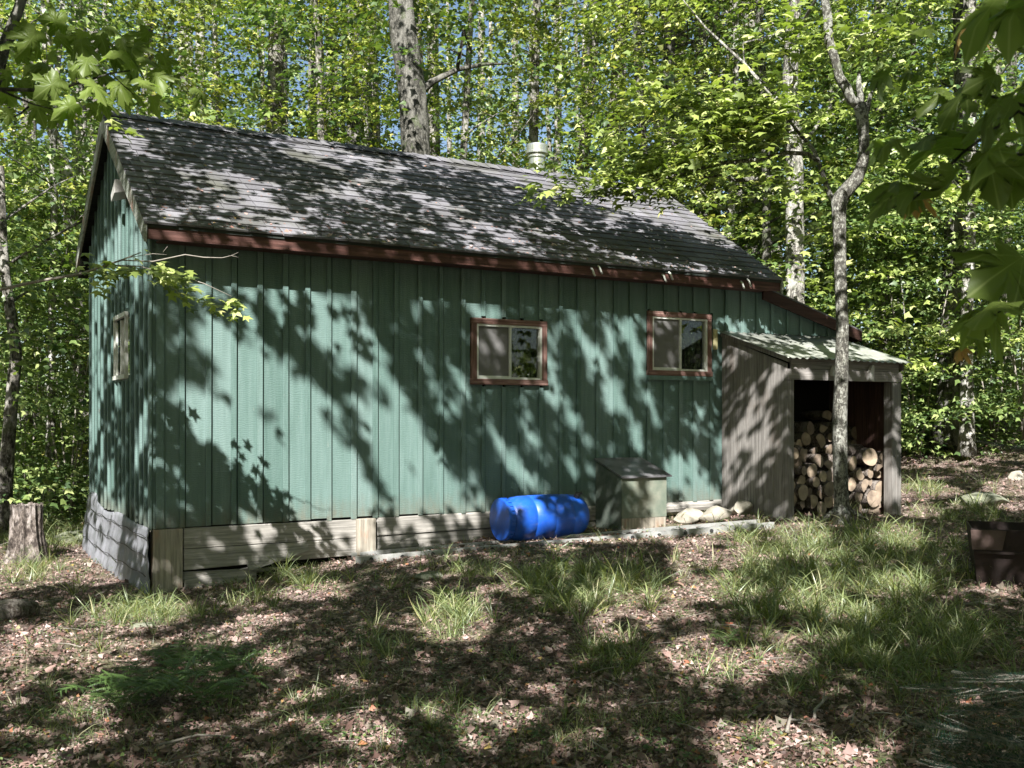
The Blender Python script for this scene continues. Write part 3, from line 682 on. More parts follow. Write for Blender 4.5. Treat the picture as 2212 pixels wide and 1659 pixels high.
# ------------------------------------------------------------------ woodshed
SX0, SX1, SY = 6.36, 8.15, -1.07
shed = thing('woodshed', 'weathered grey open woodshed with a tin roof beside the green wall', 'woodshed', (7.25, -.5, .0))
def shed_top(y): return 1.93 + (y) * .345
m = MB(); y = -.03; r = random.Random(8)
while y > SY + .01:
    y1 = max(SY, y - r.uniform(.13, .17)); o = r.uniform(-.004, .004); zb0 = -.30 + y * .02 + r.uniform(-.02, .02) if y > -.5 else float(ground_z(SX0, y)) - .02 + r.uniform(0, .03)
    zb0 = float(ground_z(SX0, y)) - .03 + r.uniform(-.01, .02)
    m.add([(SX0 + o, y1 + .002, zb0), (SX0 + .022 + o, y1 + .002, zb0), (SX0 + .022 + o, y - .002, zb0), (SX0 + o, y - .002, zb0), (SX0 + o, y1 + .002, shed_top(y1) - .02), (SX0 + .022 + o, y1 + .002, shed_top(y1) - .02), (SX0 + .022 + o, y - .002, shed_top(y) - .02), (SX0 + o, y - .002, shed_top(y) - .02)],
          [(0, 1, 2, 3), (7, 6, 5, 4), (4, 5, 1, 0), (5, 6, 2, 1), (6, 7, 3, 2), (7, 4, 0, 3)])
    y = y1
m.build('side_wall', M['grey_wood'], shed)
m = MB(); y = -.03
while y > SY + .12:
    y1 = max(SY + .1, y - r.uniform(.12, .16)); m.box(SX1 - .03, SX1 - .008, y1 + .002, y - .002, float(ground_z(SX1, y)) - .05, shed_top(y1) - .03); y = y1
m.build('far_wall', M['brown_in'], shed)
m = MB(); m.box(SX0 + .0, SX0 + .09, SY - .02, SY + .02, float(ground_z(SX0, SY)) - .0, 1.372); m.build('post', M['grey_wood'], shed)
m = MB(); m.box(SX1 - .14, SX1 + .01, SY - .02, SY + .10, float(ground_z(SX1, SY)) - .1, 1.362); m.build('post', M['grey_wood'], shed)
m = MB(); m.box(SX0 - .01, SX1 + .02, SY - .03, SY + .02, 1.367, 1.482); m.build('beam', M['beam_x'], shed)
m = MB(); m.box(SX0 + .06, SX1 - .02, SY - .012, SY + .01, 1.487, 1.60); m.build('header', M['beam_x'], shed)
m = MB(); m.prism([(SY - .05, 1.49), (SY + .02, 1.49), (SY + .02, 1.60), (SY - .05, 1.575)], SX1 + .0, SX1 + .022, 0); m.build('end_block', M['grey_wood'], shed)
m = MB(); m.box(SX0 + .03, SX1 - .035, -.034, -.028, float(ground_z(7, 0)) - .02, 1.9); m.build('shade_sheet', M['dark'], shed)  # added dark sheet over the cabin wall, stands in for the shed's deep shade
m = MB(); m.box(SX0 + .024, SX0 + .03, SY + .05, -.04, float(ground_z(SX0, -.5)) + .05, 1.54); m.build('shade_sheet', M['dark'], shed)  # second added dark sheet, interior shade as colour along the side wall
# corrugated tin roof
m = MB(); nx = 150; x0, x1 = SX0 - .07, SX1 + .1
sl0 = (.34, SY - .13)
def rz(y): return 1.592 + (y - (SY - .11)) * ((1.965 - 1.592) / (-.03 - (SY - .11)))
rr2 = np.random.default_rng(5); jag = rr2.uniform(-.012, .012, 40)
for i in range(nx + 1):
    x = x0 + (x1 - x0) * i / nx; h = .009 * math.sin(i * 2 * math.pi / 7.5)
    for j, y in enumerate((SY - .11 + jag[int(i / 30)], SY - .06, -.6, -.03)): m.v.append((x, y, rz(y) + h + .004 * math.sin(x * 3 + j)))
for i in range(nx):
    for j in range(3): a = i * 4 + j; m.f.append((a, a + 4, a + 5, a + 1))
tr = m.build('tin_roof', M['tin'], shed, True); q = tr.modifiers.new('solid', 'SOLIDIFY'); q.thickness = .003
m = MB(); m.obox((SX0 - .015, -.03, 1.925), (SX0 - .015, SY - .06, 1.575), .02, .045); m.build('edge_strip', M['grey_wood'], shed)
for px_, py_, sc_ in ((1881, 802, 1.0), (1800, 798, .7)):
    P = at_plane(px_, py_, 1, SY - .05); k = sc_ / 2230 * 11.7
    m = MB(); m.prism([(P[0] - 8 * k, P[2] - 20 * k), (P[0] + 6 * k, P[2] - 22 * k), (P[0] + 6 * k, P[2] + 12 * k), (P[0] + 1 * k, P[2] + 14 * k), (P[0] - 8 * k, P[2] - 4 * k)], SY - .075, SY - .032, 1)
    m.build('bracket', M['white_metal'], shed)
m = MB(); P = at_plane(1547, 733, 1, -.06); m.box(P[0] - .03, P[0] + .03, -.06, -.03, P[2] - .12, P[2] + .12); 
th = bevel(m.build('thermometer', M['yellow']), .01); tag(th, 'narrow yellow thermometer plate beside the window nearest the woodshed', 'thermometer')

# ------------------------------------------------------------------ firewood
def log(x, z, y, r_, ln, yaw, pit, label, group, seed, half=False):
    e = thing('firewood_log', label, 'log', (x, y, z), group)
    rr_ = random.Random(seed); n = 18; P0 = np.array([x, y, z]); d = np.array([math.sin(yaw), math.cos(yaw), math.sin(pit)]); d /= np.linalg.norm(d)
    u = np.cross(d, [0, 0, 1]); u /= np.linalg.norm(u); v_ = np.cross(u, d)
    ph = [rr_.random() * 6 for _ in range(3)]; rot = rr_.random() * 6; ring = []
    for j in range(n):
        a = 2 * math.pi * j / n; q = r_ * (1 + .06 * math.sin(2 * a + ph[0]) + .04 * math.sin(3 * a + ph[1]) + rr_.uniform(-.02, .02))
        c, s = math.cos(a) * q, math.sin(a) * q
        if half: s = max(s, (-.35 + .3 * (seed % 3) / 2) * r_); c = min(c, (.55 + .4 * (seed % 2)) * r_)
        c, s = c * math.cos(rot) - s * math.sin(rot), c * math.sin(rot) + s * math.cos(rot)
        ring.append((c, s))
    m1 = MB(); 
    for t in (0, ln * .33, ln * .66, ln): 
        for c, s in ring: k = 1 + rr_.uniform(-.02, .02); m1.v.append(tuple(P0 + d * t + (u * c + v_ * s) * k))
    for i in range(3):
        for j in range(n): m1.f.append((i * n + j, i * n + (j + 1) % n, (i + 1) * n + (j + 1) % n, (i + 1) * n + j))
    m1.f.append(tuple(3 * n + j for j in range(n)))
    m1.build('bark', M['bark_log'], e, True)
    m2 = MB(); c0 = P0 - d * .002
    for k in (1.0, .5): 
        for c, s in ring: m2.v.append(tuple(P0 - d * (.002 + .003 * (1 - k)) + (u * c + v_ * s) * k * .985))
    m2.v.append(tuple(c0 - d * .003)); 
    for j in range(n): m2.f.append(((j + 1) % n, j, n + j, n + (j + 1) % n)); m2.f.append((n + (j + 1) % n, n + j, 2 * n))
    m2.build('cut_end', M['cut'], e)
front = [(705,1050,35),(840,1055,56),(925,1115,50),(745,1112,42),(702,1190,42),(775,1180,28),(855,1180,45),(775,1255,48),(860,1265,32),(925,1222,34),(965,1318,50),(765,1345,48),(702,1400,45),(835,1345,30),(915,1382,42),(850,1418,46),(985,1415,40),(690,1292,38),(1000,1150,42),(1012,1225,38),(1180,1125,48),(1285,1075,58),(1395,1090,48),(1215,1190,50),(1315,1195,36),(1352,1160,28),(1392,1200,34),(1165,1285,42),(1250,1300,52),(1200,1378,42),(1380,1320,52),(1312,1392,58),(1225,1482,55),(1325,1502,50),(1390,1468,46),(1035,1345,38),(700,1478,40),(770,1450,34),(930,1468,42),(1060,1430,40),(1085,1200,44),(1090,1290,42),(1110,1370,40),(1130,1460,42),(1318,1268,30),(1420,1400,30)]
backp = [(850,855,42),(935,835,44),(995,765,42),(900,955,50),(978,915,36),(818,935,42),(705,970,40),(1175,890,42),(1207,800,30),(965,1010,45),(1095,925,40),(870,1020,42),(765,985,38),(1060,860,42),(1060,1000,40),(1150,990,42),(1240,960,34)]
WORDS = ['first', 'second', 'third', 'fourth', 'fifth', 'sixth', 'seventh', 'eighth', 'ninth', 'tenth', 'eleventh', 'twelfth', 'thirteenth']
def pile(lst, Y, where, rows, grp, sd):
    items = []
    for (zx, zy, zr) in lst:
        p = at_plane(zx * .282 + 1512, zy * .282 + 684, 1, Y); dep = float((p - CAM) @ FWD); items.append([p, zr * .282 / F * dep * 1.22])
    items.sort(key=lambda a: -a[0][2]); per = math.ceil(len(items) / len(rows)); i = 0
    for ri, rn in enumerate(rows):
        row = sorted(items[ri * per:(ri + 1) * per], key=lambda a: a[0][0])
        for k, (p, r_) in enumerate(row):
            size = 'thick' if r_ > .072 else ('thin' if r_ < .05 else 'cut')
            rr_ = random.Random(sd + i); i += 1
            log(p[0], p[2], Y + rr_.uniform(-.06, .05), r_, rr_.uniform(.36, .42), rr_.uniform(-.22, .16), rr_.uniform(-.06, .06),
                f'{size} log, {WORDS[k]} from the side wall in {rn} row of the {where} stack', grp, sd + i, rr_.random() < .42)
pile(front, -.88, 'nearer', ['top', 'upper middle', 'middle', 'lower middle', 'bottom'], 'firewood logs in the nearer stack', 100)
pile(backp, -.42, 'rear', ['top', 'middle', 'bottom'], 'firewood logs in the rear stack', 300)
# logs lying along the top of the nearer stack
def flatlog(x0_, y0_, x1_, y1_, Y, r_, label):
    P, Q = at_plane(x0_, y0_, 1, Y), at_plane(x1_, y1_, 1, Y); Q[1] += .1
    e = thing('firewood_log', label, 'log', P, 'firewood logs in the nearer stack'); m1 = MB(); m1.tube([P, (P + Q) / 2 + [0, 0, .01], Q], r_, 14, wob=.08); m1.build('bark', M['bark_log'], e, True)
flatlog(1828, 972, 1870, 970, -.7, .06, 'grey barked log lying crosswise on top beside the tree trunk')
flatlog(1716, 970, 1742, 975, -.7, .05, 'dark log lying behind the top logs next to the side wall')

# ------------------------------------------------------------------ stumps, fallen wood, bin
def stump(c, r_, h, label, seed, flare=1.9):
    st = thing('tree_stump', label, 'stump', c); m = MB(); n = 72; k = 14; rr_ = np.random.default_rng(seed); ph = rr_.random(6) * 6
    for i in range(k + 1):
        t = i / k; z = h * t; q0 = r_ * (1 + (flare - 1) * (1 - t) ** 2.6)
        for j in range(n):
            a = 2 * math.pi * j / n
            q = q0 * (1 + .07 * math.sin(9 * a + ph[0] + t) + .05 * math.sin(17 * a + ph[1] - t * 2) + (1 - t) ** 2 * .22 * math.sin(4 * a + ph[2]) + rr_.uniform(-.012, .012))
            m.v.append((c[0] + q * math.cos(a), c[1] + q * math.sin(a), c[2] - .05 + z + (0 if i < k else rr_.uniform(-.015, .025))))
    for i in range(k):
        for j in range(n): m.f.append((i * n + j, i * n + (j + 1) % n, (i + 1) * n + (j + 1) % n, (i + 1) * n + j))
    m.build('bark', M['stump'], st); m = MB()
    m.v = [(c[0] + r_ * .97 * math.cos(2 * math.pi * j / n), c[1] + r_ * .97 * math.sin(2 * math.pi * j / n), c[2] - .058 + h + rr_.uniform(-.01, .01)) for j in range(n)] + [(c[0], c[1], c[2] + h - .09)]
    m.f = [(j, (j + 1) % n, n) for j in range(n)]; m.build('cut_top', M['stump'], st)
P = at_ground(58, 1212); stump(P, .15, .66, 'tall weathered grey stump with a flared base left of the cabin', 4, 1.65)
P = at_ground(227, 1128); stump(P, .11, .33, 'small brown stump in the greenery behind the tarpaulin corner', 9, 1.4)
P = at_ground(30, 1338)
e = thing('fallen_log', 'short broken log lying at the picture edge in front of the stump', 'log', P); m = MB(); m.tube([P + [-.25, -.1, .05], P + [0, 0, .07], P + [.16, .1, .05]], [.06, .08, .055], 14, wob=.12); m.build('bark', M['bark_log'], e, True)
m = MB(); m.tube([P + [-.3, -.15, .12], P + [-.05, -.02, .14], P + [.1, .05, .13]], [.02, .025, .01], 8, wob=.1); m.build('branch', M['twig'], e, True)
def stick(x0_, y0_, x1_, y1_, r_, label, fork=False):
    P, Q = gp(x0_, y0_, .02), gp(x1_, y1_, .03); mid = (P + Q) / 2 + rng.normal(0, .02, 3); mid[2] = max(P[2], Q[2]) + .015
    m = MB(); m.tube([P, (P + mid) / 2 + rng.normal(0, .008, 3), mid, Q], [r_, r_, r_ * .9, r_ * .6], 6, wob=.1)
    if fork: m.tube([mid, mid + (Q - P) * .25 + np.array([.05, .05, .015])], [r_ * .7, r_ * .3], 5)
    tag(m.build('stick', M['twig'], None, True), label, 'stick')
stick(1700, 1591, 1728, 1570, .009, 'forked grey stick at the upper edge of the lit leaf patch', True)
stick(1760, 1560, 1785, 1518, .008, 'thin stick standing out of the shaded litter above the lit patch', True)
stick(340, 1620, 500, 1605, .006, 'long thin twig in dark litter below the ferns')
stick(2080, 1312, 2155, 1318, .012, 'pale stick lying in the grass in front of the rusty bin', True)
stick(1280, 1608, 1312, 1636, .006, 'small bleached twig in the grass at the bottom edge')
# rusty bin
bn = thing('rusty_bin', 'rusty brown steel bin standing open in the grass at the edge', 'bin', gp(2160, 1262))
ang = -.88; U = np.array([math.cos(ang), math.sin(ang), 0]); V = np.array([-math.sin(ang), math.cos(ang), 0])
P0 = gp(2112, 1262); P0[2] -= .03; Wb, Db, Hb = 1.0, .6, .47
def bp(u, v, z): return P0 + U * u + V * v + np.array([0, 0, z])
m = MB(); tap = .05; t = .012
def slab(m, p, nrm_, th):
    p = [np.array(q) for q in p]; o = np.array(nrm_) * th
    m.add(p + [q + o for q in p], [(0, 1, 2, 3), (7, 6, 5, 4), (0, 4, 5, 1), (1, 5, 6, 2), (2, 6, 7, 3), (3, 7, 4, 0)])
slab(m, [bp(0, 0, 0), bp(Wb, 0, 0), bp(Wb + tap, -tap, Hb), bp(-tap, -tap, Hb)], V, t); m.build('front_panel', M['rust'], bn)
m = MB(); slab(m, [bp(0, Db, 0), bp(0, t, 0), bp(-tap, -tap + t, Hb), bp(-tap, Db + tap, Hb)], U, t); m.build('side_panel', M['rust'], bn)
m = MB(); slab(m, [bp(Wb, t, 0), bp(Wb, Db, 0), bp(Wb + tap, Db + tap, Hb), bp(Wb + tap, -tap + t, Hb)], -U, t); m.build('side_panel', M['rust'], bn)
m = MB(); slab(m, [bp(Wb, Db, 0), bp(0, Db, 0), bp(-tap, Db + tap, Hb), bp(Wb + tap, Db + tap, Hb)], -V, t); m.build('back_panel', M['rust'], bn)
m = MB(); slab(m, [bp(0, Db, .02), bp(Wb, Db, .02), bp(Wb, 0, .02), bp(0, 0, .02)], (0, 0, 1), t); m.build('bottom', M['rust'], bn)
m = MB(); m.obox(bp(-.03, -.055, Hb * .62), bp(Wb, -.055, Hb * .62), .03, .02); m.build('rim_band', M['rust'], bn)
m = MB(); slab(m, [bp(-.045, -.058, Hb * .66), bp(.17, -.058, Hb * .66), bp(.2, -.066, Hb * .99), bp(-.055, -.066, Hb * .99)], -V, .006); m.build('corner_plate', simple('faded_brown_plate', (.1, .065, .055), .7, nz=(.06, .035, .028)), bn)

# ------------------------------------------------------------------ trees
def crown_mesh(name, H0, H1, Rm, nspray, per, size, mt, seed, tpl=T_MID):
    r = np.random.default_rng(seed); C = []; SZ = []
    lay = np.linspace(H0, H1, int((H1 - H0) / .55) + 1)
    for i in range(nspray):
        z = lay[r.integers(len(lay))] + r.normal(0, .1); a = r.random() * 6.283
        rad = Rm * math.sqrt(r.uniform(.02, 1)) * (.55 + .45 * math.sin(min(1, (z - H0) / (H1 - H0) + .25) * math.pi * .8))
        c = np.array([rad * math.cos(a), rad * math.sin(a), z - .12 * rad])
        k = int(per * r.uniform(.5, 1.4)); R_ = r.uniform(.3, .95)
        p = r.normal(0, 1, (k, 3)) * np.array([R_ * .62, R_ * .62, .04]); out = np.array([math.cos(a), math.sin(a), -.25])
        p[:, 2] -= .18 * (p[:, 0] * out[0] + p[:, 1] * out[1]) + .05
        C.append(c + p)
    P = np.concatenate(C); N = len(P)
    n = r.normal(0, .42, (N, 3)); n[:, 2] += 1.0; n[:, :2] += P[:, :2] / (np.linalg.norm(P[:, :2], axis=1, keepdims=True) + .1) * .35
    d = r.normal(0, .6, (N, 3)); d[:, :2] += P[:, :2] / (np.linalg.norm(P[:, :2], axis=1, keepdims=True) + .1); d[:, 2] -= .5
    return leaves_mesh(name, tpl, P, n, d, r.uniform(.6, 1.25, N) * size, mt)
M['leaf_yel'] = leaf_mat('yellowing_maple_leaf', [(0, (.08, .11, .025)), (.4, (.2, .24, .05)), (.8, (.36, .4, .1)), (1, (.6, .52, .16))])
M['leaf_dk'] = leaf_mat('shade_leaf', [(0, (.035, .07, .02)), (.5, (.08, .13, .03)), (1, (.2, .26, .07))])
CR = [crown_mesh('crown_leaves', 1.2, 13, 2.9, 120, 78, .115, M['leaf_yel'], 1),
      crown_mesh('crown_leaves', 2.0, 14, 3.3, 135, 74, .115, M['leaf'], 2),
      crown_mesh('crown_leaves', .9, 9, 2.3, 120, 60, .105, M['leaf_cool'], 3),
      crown_mesh('crown_leaves', 3.0, 15, 3.4, 140, 68, .12, M['leaf_dk'], 4),
      crown_mesh('crown_leaves', .3, 4.2, 1.6, 70, 60, .1, M['leaf_cool'], 5)]
def limbs(m, path, r0, H, seed, n=12, lo=2.2):
    r = random.Random(seed)
    zs = [p[2] for p in path]
    for i in range(n):
        z = path[0][2] + lo + (H - lo) * (i + r.random()) / n
        px_ = np.array([np.interp(z, zs, [p[k] for p in path]) for k in range(3)]); a = r.random() * 6.283; ln = r.uniform(1.0, 2.6)
        q = r0 * .3 * (1 - .5 * (z - path[0][2]) / (H + 3)); pts = [px_]
        d = np.array([math.cos(a), math.sin(a), r.uniform(.3, .9)])
        for s in range(4):
            d = d + np.array([r.gauss(0, .22), r.gauss(0, .22), r.gauss(-.05, .15)]); pts.append(pts[-1] + d * ln / 4)
        m.tube(pts, [q, q * .8, q * .6, q * .4, q * .15], 6, wob=.08)
        m.tube([pts[2], pts[2] + np.array([r.gauss(0, .3), r.gauss(0, .3), .35]), pts[2] + np.array([r.gauss(0, .7), r.gauss(0, .7), .5])], [q * .5, q * .35, q * .1], 5)
def tree(pix, r0, label, cr=0, mt='bark', depth=None, top=14, group='trees of the maple wood', cat='tree', name='maple_tree', low=2.2, nl=12, sc=1.0, wob=.12, crown=True, fork=None):
    """pix: points of the trunk seen in the picture (x, y) at the given depth, top first or bottom first; carried down to the ground"""
    pts = [at(x, y, depth) for x, y in pix]; pts.sort(key=lambda p: p[2])
    b = pts[0]; g = float(ground_z(b[0], b[1])); slope = (pts[-1] - pts[0]) / max(.5, pts[-1][2] - pts[0][2]) if len(pts) > 1 else np.array([0, 0, 1.])
    if b[2] > g + .3:
        base = b - slope * (b[2] - g); base[2] = g - .05; pts = [base] + pts
    H = top
    while pts[-1][2] < g + H - 1: pts.append(pts[-1] + np.array([random.gauss(0, .05), random.gauss(0, .05), 1.3]) + slope * [.6, .6, 0])
    # resample finely
    zz_ = np.array([p[2] for p in pts]); out = []
    for z in np.arange(zz_[0], zz_[-1], .35): out.append(np.array([np.interp(z, zz_, [p[k] for p in pts]) for k in range(3)]))
    rad = [r0 * ((1.0 - .55 * i / len(out)) + .55 * math.exp(-i * .9)) for i in range(len(out))]
    e = thing(name, label, cat, (out[0][0], out[0][1], g), group)
    m = MB(); m.tube(out, rad, 14, wob=wob, seed=int(r0 * 1e3)); limbs(m, out, r0, H, int(abs(out[0][0]) * 100), nl, low); m.build('trunk', M[mt], e, True)
    if crown:
        me = CR[cr]; o = bpy.data.objects.new('crown', me); col.objects.link(o); o.parent = e; o.rotation_euler = (0, 0, random.random() * 6.28); o.scale = (sc, sc, sc * random.uniform(.92, 1.08))
    return e
# trunks that can be told apart in the picture
tree([(897, 330), (893, 200), (880, 120), (868, 40), (862, -60)], .30, 'thick rough maple trunk rising behind the ridge left of the stove pipe', 3, 'bark_dark', 16.5, 13, low=6.3, nl=8, wob=.16)
tree([(1718, 620), (1716, 480), (1716, 350), (1706, 180), (1716, 0)], .155, 'straight trunk with sunlit white patches just past the roof end', 1, 'bark_pale', 16, 14, low=4.5)
tree([(2052, 960), (2056, 700), (2062, 480), (2085, 200), (2078, 0)], .2, 'thick dark trunk standing right of the woodshed at the edge of the clearing', 1, 'bark_dark', 17.0, 14, low=4)
tree([(2089, 985), (2088, 700), (2096, 450), (2100, 200)], .1, 'slim lichen grey trunk beside the thick dark one right of the woodshed', 2, 'bark_pale', 16.2, 10, low=3.5)
tree([(8, 1090), (22, 900), (35, 760), (18, 640), (8, 560)], .095, 'leaning slender trunk at the picture edge behind the tall stump', 2, 'bark', 13.6, 5, low=2.4, nl=5)
tree([(-22, 300), (0, 120), (24, 60), (48, 0), (70, -80)], .085, 'dark mossy trunk slanting across the upper corner over the cabin', 3, 'bark_dark', 11.0, 9, low=5, nl=3, crown=False)
tree([(152, 640), (150, 500), (150, 400), (138, 350), (110, 280)], .13, 'grey forked trunk left of the gable peak in the bright leaves', 0, 'bark_pale', 18, 12)
tree([(175, 1080), (176, 800), (172, 640), (174, 500)], .12, 'grey trunk close behind the far corner of the gable wall', 0, 'bark_pale', 19, 12)
tree([(60, 1000), (62, 700), (56, 480)], .1, 'thin trunk in the shaded undergrowth between stump and edge', 2, 'bark', 20, 10)
tree([(1450, 330), (1448, 240), (1445, 120)], .17, 'dark trunk right of the stove pipe with sky beside it', 1, 'bark_dark', 21, 14)
tree([(1515, 190), (1514, 90), (1512, 0)], .17, 'first of a pair of grey trunks high above the roof', 1, 'bark', 22, 15)
tree([(1545, 190), (1548, 90), (1546, 0)], .14, 'second, slightly thinner trunk of the pair above the roof', 0, 'bark_pale', 23, 15)
tree([(1655, 560), (1656, 420), (1650, 200)], .1, 'slim dark trunk between roof slope and the white patched trunk', 2, 'bark_dark', 17.5, 10)
tree([(1392, 330), (1380, 200), (1376, 60)], .11, 'thin dark trunk standing just right of the stove pipe cap', 0, 'bark_dark', 20, 13)
tree([(1258, 290), (1262, 120), (1265, 0)], .09, 'thin pale trunk in the leaves above the stove pipe', 0, 'bark_pale', 24, 14)
tree([(690, 220), (688, 100), (680, 0)], .1, 'slender trunk among bright leaves above the middle of the roof', 0, 'bark', 22, 14)
tree([(470, 200), (466, 100), (462, 0)], .1, 'slender pale trunk above the left part of the ridge', 1, 'bark_pale', 23, 14)
tree([(330, 220), (326, 100), (322, 0)], .09, 'thin trunk behind the shaded maple leaves near the gable peak', 0, 'bark', 21, 13)
tree([(1005, 260), (1012, 130), (1020, 0)], .1, 'slim trunk between the thick maple and the stove pipe', 0, 'bark', 21, 13)
tree([(1905, 520), (1902, 300), (1896, 60)], .1, 'thin trunk behind the crooked shed tree', 2, 'bark', 19, 12)
tree([(1990, 900), (1984, 600), (1980, 300)], .09, 'thin shaded trunk just behind the woodshed post', 2, 'bark', 21, 12)
tree([(2160, 960), (2168, 700), (2176, 400)], .14, 'dark trunk at the far edge beyond the rusty bin', 1, 'bark_dark', 20, 13)
tree([(1790, 640), (1788, 500), (1780, 300)], .08, 'thin trunk seen between white patched trunk and shed tree', 2, 'bark', 22, 12)
tree([(110, 900), (112, 700), (118, 520)], .075, 'young trunk in the shaded wood left of the gable', 2, 'bark_pale', 16, 9)
tree([(1580, 420), (1588, 300), (1590, 120)], .08, 'thin trunk right behind the layered leafy branch over the roof', 0, 'bark_pale', 19, 12)
tree([(2010, 700), (2008, 500), (2006, 250)], .11, 'grey trunk deeper in the wood above the woodshed roof end', 0, 'bark', 24, 13)
tree([(790, 240), (786, 120), (780, 0)], .08, 'thin pale trunk just left of the thick rough maple', 0, 'bark_pale', 25, 14)
tree([(570, 200), (560, 100), (548, 0)], .09, 'slightly leaning trunk in the bright leaves over the left roof half', 3, 'bark', 26, 15)
# saplings and bushes that fill the undergrowth
def bush(x, y, label, sc=1.0, depth=None, cr=4):
    P = at_ground(x, y) if depth is None else at(x, y, depth); g = float(ground_z(P[0], P[1]))
    e = thing('shrub', label, 'shrub', (P[0], P[1], g), 'understorey shrubs at the edge of the wood'); m = MB(); r = random.Random(int(x))
    for i in range(5):
        a = r.random() * 6.28; m.tube([(P[0], P[1], g), (P[0] + .2 * math.cos(a), P[1] + .2 * math.sin(a), g + 1.1 * sc), (P[0] + .5 * math.cos(a), P[1] + .5 * math.sin(a), g + 2.6 * sc)], [.02, .014, .004], 5)
    m.build('stem', M['twig'], e, True)
    o = bpy.data.objects.new('crown', CR[cr]); col.objects.link(o); o.parent = e; o.rotation_euler = (0, 0, r.random() * 6.28); o.scale = (sc * .9, sc * .9, sc)
for x, d, s_, lb in ((-60, 15, 1.2, 'leafy shrub at the far edge behind the leaning trunk'), (60, 16.5, 1.1, 'leafy shrub behind the tall stump'), (150, 15.5, 1.0, 'green shrub between the small stump and the wood'), (110, 20, 1.5, 'taller shrub deep in the shade behind the stump'), (10, 22, 1.6, 'dim bushy shrub far behind the leaning trunk'), (200, 19, 1.5, 'shrub crowding the rear corner of the gable wall'),
                     (1985, 17, 1.15, 'bright leaved shrub right behind the woodshed post'), (2070, 19, 1.3, 'dark shrub around the thick trunk beyond the shed'), (2150, 17.5, 1.0, 'shrub behind the boulder at the edge of the clearing'), (2215, 16.5, 1.2, 'shrub at the picture edge above the fir boughs'), (2040, 23, 1.7, 'tall shrub deep in the wood right of the shed'), (2180, 22, 1.8, 'tall dim shrub furthest right in the wood'),
                     (1850, 19, 1.7, 'shrub showing between shed roof and crooked tree'), (1750, 20, 1.8, 'shrub filling the gap above the shed roof')):
    bush(x, 0, lb, s_, d)
# far wood as one mass
r = np.random.default_rng(77); N = 115000
th_ = r.uniform(-.66, .66, N); dd = r.uniform(24, 44, N); u = r.random(N)
# clumps
K = 2600; kc = np.stack([r.uniform(-.66, .66, K), r.uniform(23, 44, K), r.beta(1.0, 1.25, K)], 1); idx = r.integers(0, K, N)
th_ = kc[idx, 0] + r.normal(0, .018, N); dd = kc[idx, 1] + r.normal(0, .5, N); hh = -.5 + kc[idx, 2] * (dd * .46) + r.normal(0, .28, N)
P = CAM + FWD * dd[:, None] + RGT * (np.tan(th_) * dd)[:, None]; P[:, 2] = ground_z(P[:, 0], P[:, 1]) + np.maximum(hh + .3, .05)
n_ = r.normal(0, .55, (N, 3)); n_[:, 2] += .8; n_ += SUN * .3; d_ = r.normal(0, 1, (N, 3)); d_[:, 2] -= .4
fw = mesh_obj('far_woods', leaves_mesh('far_woods', T_MID, P, n_, d_, r.uniform(.12, .24, N), M['leaf_cool'])); tag(fw, kind='stuff')
m = MB(); rr_ = random.Random(12)
for i in range(110):
    a = rr_.uniform(-.6, .6); dep = rr_.uniform(23, 42); P = CAM + FWD * dep + RGT * math.tan(a) * dep; g = float(ground_z(P[0], P[1])); q = rr_.uniform(.07, .22); lx = rr_.gauss(0, .5); ly = rr_.gauss(0, .3)
    m.tube([(P[0], P[1], g - .1), (P[0] + lx * .3, P[1] + ly, g + 5), (P[0] + lx, P[1] + ly, g + 11), (P[0] + lx * 1.2, P[1] + ly, g + 18)], [q * 1.1, q, q * .8, q * .4], 8, wob=.1, seed=i)
tag(m.build('far_trunks', M['bark'], None, True), kind='stuff')

# ------------------------------------------------------------------ crooked maple in front of the woodshed
P0 = at_plane(1815, 1000, 1, SY - .42); DT = float((P0 - CAM) @ FWD)
def tp(lst, dz=0.0): return [at(x, y, DT + max(d, 0) - .02 * min(d, 0)) for x, y, d in [(q[0], q[1], q[2] if len(q) > 2 else 0) for q in lst]]
ct = thing('maple_tree', 'crooked lichen covered maple standing right in front of the woodshed opening', 'tree', at(1818, 1118, DT), 'trees of the maple wood')
px = DT / F
m = MB()
tr_ = [(1822, 1135), (1819, 1112), (1817, 1080), (1815, 1000), (1814, 900), (1818, 800), (1820, 700), (1816, 600), (1814, 520), (1812, 450), (1814, 425)]
m.tube(tp(tr_), [24 * px, 19 * px, 16 * px, 15.5 * px, 16.5 * px, 15 * px, 14 * px, 13.5 * px, 14 * px, 16 * px, 18 * px], 18, wob=.1)
m.tube(tp([(1812, 432), (1830, 408), (1850, 388), (1862, 360), (1868, 325), (1866, 290), (1862, 250), (1858, 225)]), [17 * px, 15 * px, 14 * px, 12 * px, 11 * px, 11 * px, 13 * px, 14 * px], 14, wob=.12)
m.tube(tp([(1858, 228), (1838, 215), (1828, 190), (1812, 165), (1804, 130), (1790, 90), (1788, 40), (1782, 0), (1776, -60), (1760, -160)]), [12 * px, 11 * px, 11 * px, 10 * px, 10 * px, 11 * px, 10 * px, 9 * px, 8 * px, 5 * px], 12, wob=.12)
m.tube(tp([(1858, 235), (1859, 205), (1855, 180), (1856, 155)]), [10 * px, 7 * px, 6 * px, 4 * px], 10, wob=.15)
m.tube(tp([(1862, 262), (1874, 240), (1880, 205), (1888, 190, .2)]), [6 * px, 5 * px, 4 * px, 2 * px], 8, wob=.15)
